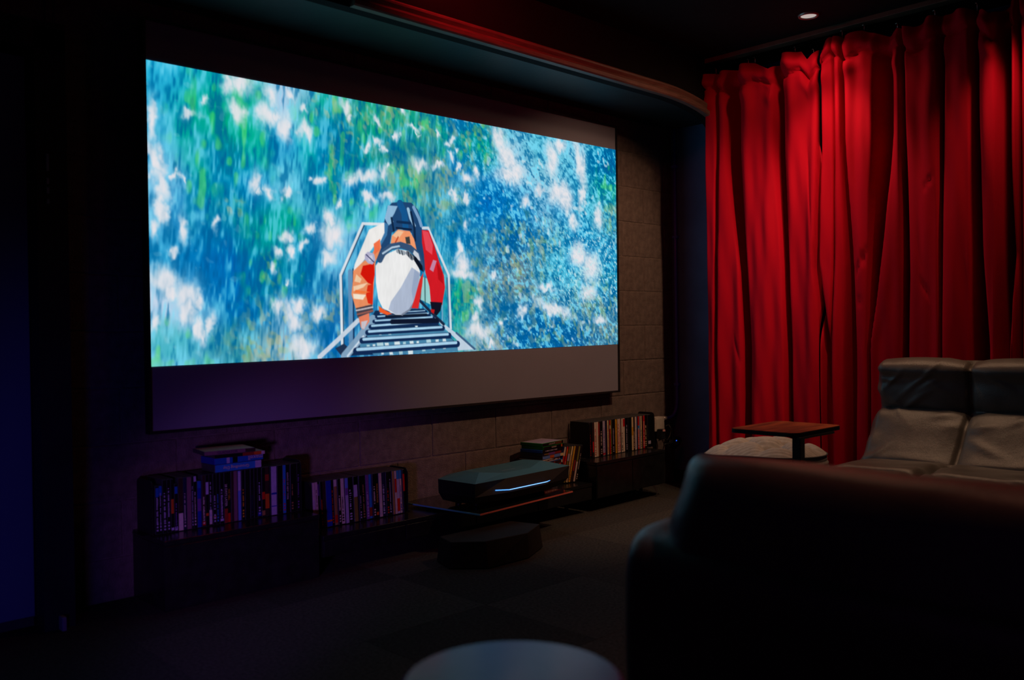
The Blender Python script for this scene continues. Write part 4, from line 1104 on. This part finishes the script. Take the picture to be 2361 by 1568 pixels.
MB().tube([(x, front_y(x, z)-0.0032, z+0.0004) for x, z in led[1:3]], 0.0012, 6).build('light_bar_core', M_LEDC, pj)
me = text_mesh('NEXIGO', 0.016, mat('lid_lettering', (0.35, 0.42, 0.45), 0.4, 0.5, var=0.02), 'lid_lettering', 0.0001)
o = link('lid_lettering', me, pj, (0.325, 0.100, 0.1330), (R(-2.2), 0, 0)); o.scale = (1.5, 1, 1)
gm = MB().box(-0.0008, 0.0008, -0.001, 0.001, 0, 0.036).mesh('grille_slat', M_PLASTIC)
for k in range(14):
    y = 0.02+k*0.0145
    link('grille_slat', gm, pj, (0.0018, y, 0.072), (0, 0, R(90)))
for x, y in ((0.10, 0.09), (0.55, 0.09), (0.12, 0.22), (0.53, 0.22)):
    MB().lathe([(0.012, 0.0), (0.014, 0.003), (0.014, 0.017)], 14, (x, y)).build('foot', M_PLASTIC, pj)

# low faceted box on the carpet in front
fbx = MB()
P0 = [(0.978, -0.490), (1.09, -0.600), (1.315, -0.600), (1.487, -0.514), (1.44, -0.36), (1.02, -0.36)]
P1 = [(0.995, -0.480), (1.10, -0.572), (1.318, -0.590), (1.472, -0.508), (1.43, -0.37), (1.03, -0.37)]
vs = [(x, y, 0.004) for x, y in P0]+[(x, y, 0.105) for x, y in P1]
fbx.add(vs, [tuple(range(5, -1, -1)), tuple(range(6, 12))]+[(i, (i+1) % 6, 6+(i+1) % 6, 6+i) for i in range(6)])
fo = thing('floor_box', 'low dark angular box on the carpet below the glass plate', 'box', (0, 0, 0))
fbx.build('body', mat('dark_brown_box', (0.016, 0.012, 0.010), 0.75, 0.25, var=0.2, vscale=15, bump=0.1, bscale=200), fo, 0.002, 1)
for x, y in ((1.08, -0.56), (1.31, -0.56), (1.40, -0.42), (1.06, -0.42)):
    MB().lathe([(0.012, 0.0), (0.012, 0.0045)], 12, (x, y)).build('foot', M_PLASTIC, fo)

# ---------------------------------------------------------------- conduit, outlet and cables in the corner
cdm = mat('conduit_lit_blue', (0.12, 0.19, 0.95), 0.35, 0.5, metal=0.0, var=0.1, vscale=20)  # blue lamp light on the pipe put into its base colour
ct = thing('conduit', 'thin vertical conduit pipe in the corner of the navy wall', 'pipe', (0, 0, 0))
pts = [(3.252, 0.035, SOFF), (3.252, 0.035, 1.2), (3.252, 0.035, 0.50), (3.250, 0.038, 0.46), (3.243, 0.043, 0.435), (3.228, 0.047, 0.412), (3.205, 0.049, 0.402), (3.17, 0.050, 0.398), (3.10, 0.050, 0.397)]
MB().tube(pts, 0.0095, 12).build('pipe', cdm, ct, smooth=True)
MB().tube([(3.155, 0.050, 0.398), (3.128, 0.050, 0.398)], 0.0135, 12).build('coupling', mat('coupling_metal', (0.35, 0.32, 0.3), 0.4, 0.5, metal=0.6, var=0.1), ct, smooth=True)
for z in (1.93, 1.50, 0.60):
    MB().box(3.240, 3.269, 0.018, 0.052, z-0.008, z+0.008).build('clip', cdm, ct, 0.002, 1)
ob = thing('wall_outlet', 'cream electrical outlet box at the end of the conduit', 'outlet', (3.06, YW-0.0015, 0.372))
MB().box(-0.045, 0.045, -0.045, 0.0, -0.042, 0.042).build('box', M_OUTLET, ob, 0.004, 2)
MB().box(-0.036, 0.036, -0.048, -0.045, -0.034, 0.034).build('cover_plate', M_OUTLET, ob, 0.002, 1)
pl = thing('power_plug', 'small black plug with a pinkish tip under the outlet', 'plug', (3.045, 0.018, 0.335))
MB().box(-0.017, 0.017, -0.03, 0.006, -0.05, 0.010).build('plug_body', M_PLASTIC, pl, 0.004, 2)
MB().box(-0.010, 0.010, -0.038, -0.030, -0.005, 0.008).build('plug_tip', mat('pink_tip', (0.6, 0.30, 0.28), 0.5, 0.4, var=0.1), pl, 0.002, 1)
cab = MB()
def loop(cx, cy, cz, r, n_=26, turns=1.0, wob=0.004, sx=1.0):
    return [(cx+sx*r*math.cos(2*math.pi*turns*k/n_), cy+wob*math.sin(5*k), cz+r*0.62*math.sin(2*math.pi*turns*k/n_)) for k in range(n_+1)]
cc = thing('power_cable', 'coiled black power cable with inline switch beside the outlet', 'cable', (0, 0, 0))
MB().tube([(3.06, -0.005, 0.29), (3.085, -0.01, 0.275), (3.11, -0.012, 0.30), (3.125, -0.01, 0.345), (3.105, -0.012, 0.37), (3.07, -0.01, 0.36)], 0.003, 8).build('lead', M_CABLE, cc, smooth=True)
MB().tube([(3.10, -0.012, 0.365), (3.128, -0.016, 0.33), (3.13, -0.02, 0.285), (3.11, -0.03, 0.262), (3.06, -0.04, 0.262), (3.0, -0.05, 0.2615)], 0.003, 8).build('lead', M_CABLE, cc, smooth=True)
for k in range(3):
    MB().tube(loop(3.165+0.004*k, 0.0-0.008*k, 0.250+0.006*k, 0.052-0.004*k), 0.003, 8).build('cable_loop', M_CABLE, cc, smooth=True)
MB().box(3.128, 3.178, -0.035, -0.018, 0.262, 0.278).build('switch_body', M_PLASTIC, cc, 0.004, 2)
MB().box(3.138, 3.146, -0.0365, -0.035, 0.267, 0.273).build('switch_light', mat('blue_pilot', (0.05, 0.1, 0.6), 0.4, 0.4, var=0.02, emit=(0.02, 0.12, 1.0), estr=1.0), cc)

# ---------------------------------------------------------------- seating
def leather(name, col, rough, fold=0.5, fscale=7.0):
    m = mat(name, col, rough, 0.45, var=0.15, vscale=9, bump=fold, bscale=fscale)
    nt = m.node_tree
    b = nt.nodes['Principled BSDF']
    old = b.inputs['Normal'].links[0].from_node
    old.inputs['Distance'].default_value = 0.02
    tc = nt.nodes.new('ShaderNodeTexCoord')
    v = nt.nodes.new('ShaderNodeTexVoronoi'); v.inputs['Scale'].default_value = 420
    nt.links.new(tc.outputs['Object'], v.inputs['Vector'])
    b2 = nt.nodes.new('ShaderNodeBump'); b2.inputs['Strength'].default_value = 0.25; b2.inputs['Distance'].default_value = 0.002
    nt.links.new(v.outputs['Distance'], b2.inputs['Height'])
    nt.links.new(old.outputs[0], b2.inputs['Normal'])
    nt.links.new(b2.outputs[0], b.inputs['Normal'])
    return m
M_GREYL = leather('grey_leather', (0.095, 0.086, 0.075), 0.38, 0.35, 5.0)
M_DARKL = leather('dark_leather', (0.075, 0.052, 0.052), 0.38, 0.3, 6.0)

def groove(t, cells, sharp=0.12):
    """0 on the cell borders, 1 inside"""
    f = (t*0.5+0.5)*cells
    d = abs(f-round(f)) if 0.3 < f < cells-0.3 else 1.0
    return 1-math.exp(-(d/sharp)**2)

# grey sofa facing into the room, its back to the curtain
gs = thing('sofa', 'grey tufted leather sofa with a tall seamed back in front of the curtain', 'sofa', (2.2, -2.03, 0))
LEN = 1.20
# back profile (x towards the curtain, z up): front from under the seat up over the rolled top and down behind
BP = [(0.31, 0.20), (0.32, 0.32), (0.340, 0.365), (0.375, 0.400), (0.420, 0.450), (0.462, 0.505), (0.498, 0.545), (0.524, 0.562), (0.552, 0.570), (0.548, 0.582), (0.540, 0.605), (0.536, 0.650), (0.538, 0.690), (0.532, 0.715),
      (0.520, 0.740), (0.528, 0.765), (0.555, 0.783), (0.585, 0.790), (0.620, 0.782), (0.645, 0.760), (0.655, 0.72), (0.655, 0.45), (0.65, 0.20)]
def spline(pts, n_):
    P = [Vector((a, b_)) for a, b_ in pts]
    out = []
    for i in range(len(P)-1):
        p0 = P[max(i-1, 0)]; p1 = P[i]; p2 = P[i+1]; p3 = P[min(i+2, len(P)-1)]
        for k in range(n_):
            t = k/n_
            out.append(0.5*((2*p1)+(p2-p0)*t+(2*p0-5*p1+4*p2-p3)*t*t+(3*p1-p0-3*p2+p3)*t**3))
    out.append(P[-1])
    return out
prof_b = spline(BP, 4)
NB = 150
vs = []; fs = []
mB = len(prof_b)
wr_ = random.Random(3)
folds = [(wr_.uniform(0, 3), wr_.uniform(0.38, 0.75), wr_.uniform(-0.9, 0.9), wr_.uniform(0.03, 0.10), wr_.uniform(0.004, 0.009)) for _ in range(34)]
for i in range(NB+1):
    y = LEN*(0.5-i/NB)
    cu = 3*i/NB
    du = min(abs(cu-round(cu)), 0.5)
    inner_seam = 0 < round(cu) < 3
    end = min(i, NB-i)/NB*LEN           # distance from the end
    rnd_end = max(0.0, 1-end/0.035)
    for k, p in enumerate(prof_b):
        x, z = p
        q0 = prof_b[max(k-1, 0)]; q1 = prof_b[min(k+1, mB-1)]
        t = (q1-q0).normalized(); nrm = Vector((-t.y, t.x))
        front = 1.0 if k < mB*0.78 else 0.0
        o_ = 0.0
        if inner_seam and front:
            o_ -= 0.020*math.exp(-(du*LEN/3/0.010)**2)+0.010*math.exp(-(du*LEN/3/0.05)**2)
        o_ -= 0.035*rnd_end**2
        if front and z > 0.36:
            # folds fan out from seam crossings and from the outer edge
            for fu, fz, sl, wd_, am in folds:
                dd = (cu-fu)*LEN/3
                dist_ = (z-fz)-sl*dd
                o_ += am*math.exp(-(dist_/0.012)**2)*math.exp(-(dd/wd_)**2)
            o_ += 0.010*math.cos(math.pi*(cu-math.floor(cu)-0.5))
            o_ += 0.006*math.sin(z*60+cu*3)*math.exp(-(end/0.06)**2)
        vs.append((x+nrm.x*o_, y+0.006*math.sin(z*40)*(1 if i in (0, NB) else 0), z+nrm.y*o_))
for i in range(NB):
    for k in range(mB-1):
        fs.append((i*mB+k, i*mB+k+1, (i+1)*mB+k+1, (i+1)*mB+k))
fs.append(tuple(range(mB-1, -1, -1))); fs.append(tuple(NB*mB+k for k in range(mB)))
MB().add(vs, fs).build('backrest', M_GREYL, gs, smooth=True)
def seat_bulge(p, v):
    gu = groove(p.y, 3, 0.06)
    gx = groove(p.x, 2, 0.05)
    w = max(0.0, p.z)
    inner = (1-abs(p.x)**8)*(1-abs(p.y)**8)
    cu = (p.y*0.5+0.5)*3; du = abs(cu-round(cu))
    fold = 0.007*math.sin(p.x*16+cu*11)*math.exp(-(du/0.25)**2)*w*inner
    return (0, 0, ((gu*gx-1)*0.035*inner+fold)*w)
st = soft_block((0.74, LEN, 0.24), (70, 110, 10), 7.0, seat_bulge).build('seat', M_GREYL, gs, smooth=True)
st.location = (-0.01, 0, 0.262)
MB().box(-0.32, 0.36, -LEN/2+0.03, LEN/2-0.03, 0.05, 0.15).build('base', M_BLACKMATTE, gs, 0.01, 2)
for x in (-0.3, 0.3):
    for y in (-0.52, 0.52):
        MB().lathe([(0.02, 0), (0.022, 0.055)], 14, (x, y)).build('foot', M_BLACKMETAL, gs)
# foreground sofa seen from behind
fs_ = thing('sofa', 'dark blurred leather sofa seen from behind in the right foreground', 'sofa', (0.1, -2.85, 0))
def swept_body(prof, y0, y1, r_end, drop, ripple, n_=70, slant=0.0):
    """closed body: (x, z) section swept along y, its -x side curving in towards the far end y0"""
    vs = []; fs = []; m_ = len(prof)
    xm = max(p[0] for p in prof); zm = max(p[1] for p in prof)
    for i in range(n_+1):
        t = (i/n_)**1.8
        y = y0+(y1-y0)*t
        e = abs(y-y0)
        k = 1-math.sqrt(max(0.0, 1-max(0.0, 1-e/r_end)**2))
        for x, z in prof:
            xx = x+(xm-x)*0.75*k+ripple*math.sin(z*55+y*6)*(0.2+2.6*k)
            zz = z-drop*k*max(0.0, (z-0.3*zm)/zm)+0.25*ripple*math.sin(y*17+x*9)
            vs.append((xx, y+0.4*ripple*math.sin(z*70)*k+slant*(zm-z)*math.exp(-e/0.15), zz))
    for i in range(n_):
        for k in range(m_):
            k2 = (k+1) % m_
            fs.append((i*m_+k, i*m_+k2, (i+1)*m_+k2, (i+1)*m_+k))
    fs.append(tuple(range(m_-1, -1, -1))); fs.append(tuple(n_*m_+k for k in range(m_)))
    return MB().add(vs, fs)
hp = [tuple(v) for v in spline([(-0.035, 0.38), (-0.060, 0.44), (-0.066, 0.50), (-0.058, 0.57), (-0.045, 0.63), (-0.030, 0.672), (-0.008, 0.694), (0.03, 0.702), (0.08, 0.700), (0.12, 0.688), (0.145, 0.655), (0.15, 0.55), (0.15, 0.40), (0.10, 0.37)], 3)]
swept_body(hp, 0.650, -0.60, 0.10, 0.012, 0.0055, slant=0.25).build('headrest', M_DARKL, fs_, smooth=True)
sp_ = [tuple(v) for v in spline([(-0.07, 0.03), (-0.085, 0.15), (-0.088, 0.35), (-0.085, 0.48), (-0.072, 0.527), (-0.045, 0.547), (0.0, 0.553), (0.12, 0.553), (0.17, 0.54), (0.19, 0.50), (0.19, 0.10), (0.17, 0.03)], 3)]
swept_body(sp_, 0.752, -0.72, 0.07, 0.012, 0.002).build('back_shell', M_DARKL, fs_, smooth=True)
for y in (0.62, -0.62):
    a_ = soft_block((0.74, 0.20, 0.50), (24, 10, 12), 7.0).build('armrest', M_DARKL, fs_, smooth=True)
    a_.location = (0.565, y, 0.29)
sc_ = soft_block((0.70, 1.03, 0.24), (20, 30, 8), 6.0).build('seat_cushion', M_DARKL, fs_, smooth=True)
sc_.location = (0.56, 0, 0.32)
MB().box(0.2, 0.90, -0.50, 0.50, 0.06, 0.20).build('base', M_BLACKMATTE, fs_)
for x in (0.05, 0.88):
    for y in (-0.62, 0.62):
        MB().lathe([(0.02, 0), (0.022, 0.05)], 12, (x, y)).build('foot', M_BLACKMETAL, fs_)

# corduroy pouf
M_CORD = mat('grey_corduroy', (0.32, 0.30, 0.28), 0.9, 0.15, var=0.12, vscale=40, bump=0.15, bscale=250)
pf = thing('pouf', 'grey ribbed corduroy pouf with a tufted top behind the small table', 'pouf', (2.40, -1.06, 0))
def super_ring(r, th, n_=3.4):
    c, s = math.cos(th), math.sin(th)
    q = (abs(c)**n_+abs(s)**n_)**(-1/n_)
    return r*q*c*0.9, r*q*s*0.9
NS = 120
vs = []; fs = []
prof = []
nz_ = 132
for k in range(nz_+1):
    z = 0.012+0.358*k/nz_
    bul = 0.235+0.050*math.sin(math.pi*min(1, max(0, (z+0.03)/0.45)))**0.8
    rib = 0.0045*abs(math.sin(math.pi*z/0.0215))
    prof.append((bul+rib-(0.03*(max(0, 0.05-z)/0.05)**2), z))
for r_, z in prof:
    for j in range(NS):
        th = 2*math.pi*j/NS
        wob = 1+0.012*math.sin(3*th+z*9)
        x, y = super_ring(r_*wob, th)
        vs.append((x, y, z+0.010*math.sin(2*th+0.6)*(z/0.37)))
for i in range(len(prof)-1):
    for j in range(NS):
        fs.append((i*NS+j, i*NS+(j+1) % NS, (i+1)*NS+(j+1) % NS, (i+1)*NS+j))
fs.append(tuple(range(NS-1, -1, -1)))
MB().add(vs, fs).build('side_panel', M_CORD, pf, smooth=True)
# tufted top cushion with wales running across
NR = 72
tufts = [(-0.09, -0.09), (0.09, -0.09), (-0.09, 0.09), (0.09, 0.09)]
vs = [(0, 0, 0.0)]; fs = []
def top_h(x, y, f):
    h = 0.368+0.066*(1-f**3.6)
    for a, b_ in tufts:
        d2 = ((x-a)**2+(y-b_)**2)
        h -= 0.062*math.exp(-d2/0.0026)
    h -= 0.024*(math.exp(-(x-0.09)**2/0.0005)+math.exp(-(x+0.09)**2/0.0005)+math.exp(-(y-0.09)**2/0.0005)+math.exp(-(y+0.09)**2/0.0005))*(1-f**4)
    h += 0.0045*abs(math.sin(math.pi*(x*0.8+y*0.6)/0.019))
    return h
NS2 = 300
vs[0] = (0, 0, top_h(0, 0, 0))
for i in range(1, NR+1):
    f = i/NR
    for j in range(NS2):
        th = 2*math.pi*j/NS2
        x, y = super_ring(0.264*f, th)
        vs.append((x, y, top_h(x, y, f)+0.008*math.sin(2*th+0.6)*f))
for j in range(NS2):
    fs.append((0, 1+j, 1+(j+1) % NS2))
for i in range(1, NR):
    for j in range(NS2):
        a = 1+(i-1)*NS2; b_ = 1+i*NS2
        fs.append((a+j, b_+j, b_+(j+1) % NS2, a+(j+1) % NS2))
MB().add(vs, fs).build('top_cushion', M_CORD, pf, smooth=True)
pp = []
for j in range(NS+1):
    th = 2*math.pi*j/NS
    x, y = super_ring(0.266, th)
    pp.append((x, y, 0.370+0.009*math.sin(2*th+0.6)))
MB().tube(pp, 0.004, 6, False).build('piping', mat('dark_piping', (0.05, 0.055, 0.06), 0.8, 0.2, var=0.1), pf, smooth=True)
bt = MB().lathe([(0.0, 0.006), (0.007, 0.005), (0.011, 0.0), (0.009, -0.004), (0.0, -0.005)], 14, cap=False).mesh('tuft_button', M_CORD, smooth=True)
for a, b_ in tufts:
    link('tuft_button', bt, pf, (a, b_, top_h(a, b_, 0.4)+0.003))

# side table
M_WOOD = mat('red_brown_wood', (0.34, 0.075, 0.018), 0.42, 0.4, var=0.7, vscale=5, stretch=(1.0, 5.0, 1.0), bump=0.05, bscale=40, detail=8)
tb = thing('side_table', 'small wooden topped side table with black post beside the pouf', 'table', (1.925, -1.428, 0))
def rounded_rect(w, d, r, n_=8):
    pts = []
    for cx, cy, a0 in ((w/2-r, d/2-r, 0), (-w/2+r, d/2-r, 90), (-w/2+r, -d/2+r, 180), (w/2-r, -d/2+r, 270)):
        for k in range(n_+1):
            a = R(a0+90*k/n_)
            pts.append((cx+r*math.cos(a), cy+r*math.sin(a)))
    return pts
MB().prism(rounded_rect(0.374, 0.286, 0.035), 0.534, 0.5485).build('edge_band', M_BLACKMATTE, tb)
MB().prism(rounded_rect(0.370, 0.282, 0.034), 0.5485, 0.5505).build('wooden_top', M_WOOD, tb)
MB().box(-0.172, -0.137, -0.152, -0.118, 0.02, 0.534).build('post', M_BLACKMETAL, tb, 0.003, 2)
MB().box(-0.172, 0.15, -0.152, -0.118, 0.0, 0.02).box(-0.172, 0.15, 0.105, 0.139, 0.0, 0.02).box(-0.172, -0.137, -0.118, 0.105, 0.0, 0.02).build('base_frame', M_BLACKMETAL, tb)
MB().box(-0.16, 0.10, -0.150, -0.120, 0.526, 0.534).build('top_bracket', M_BLACKMETAL, tb)

# glossy round table in the near foreground
rt = thing('round_table', 'glossy dark round side table blurred at the bottom edge of the photo', 'table', (-0.425, -2.30, 0))
M_LACQ = mat('dark_lacquer', (0.15, 0.03, 0.18), 0.18, 0.14, var=0.3, vscale=6, coat=0.0, bump=0.02, bscale=12)
MB().lathe([(0.0, 0.430), (0.150, 0.430), (0.157, 0.434), (0.159, 0.441), (0.157, 0.447), (0.152, 0.450), (0.0, 0.450)], 64, cap=False).build('table_top', M_LACQ, rt, smooth=False)
MB().lathe([(0.016, 0.012), (0.016, 0.40), (0.05, 0.43)], 20, cap=False).build('stem', M_BLACKMETAL, rt, smooth=True)
MB().lathe([(0.0, 0.0), (0.13, 0.0), (0.13, 0.006), (0.03, 0.014), (0.0, 0.014)], 40, cap=False).build('foot_disc', M_BLACKMETAL, rt)
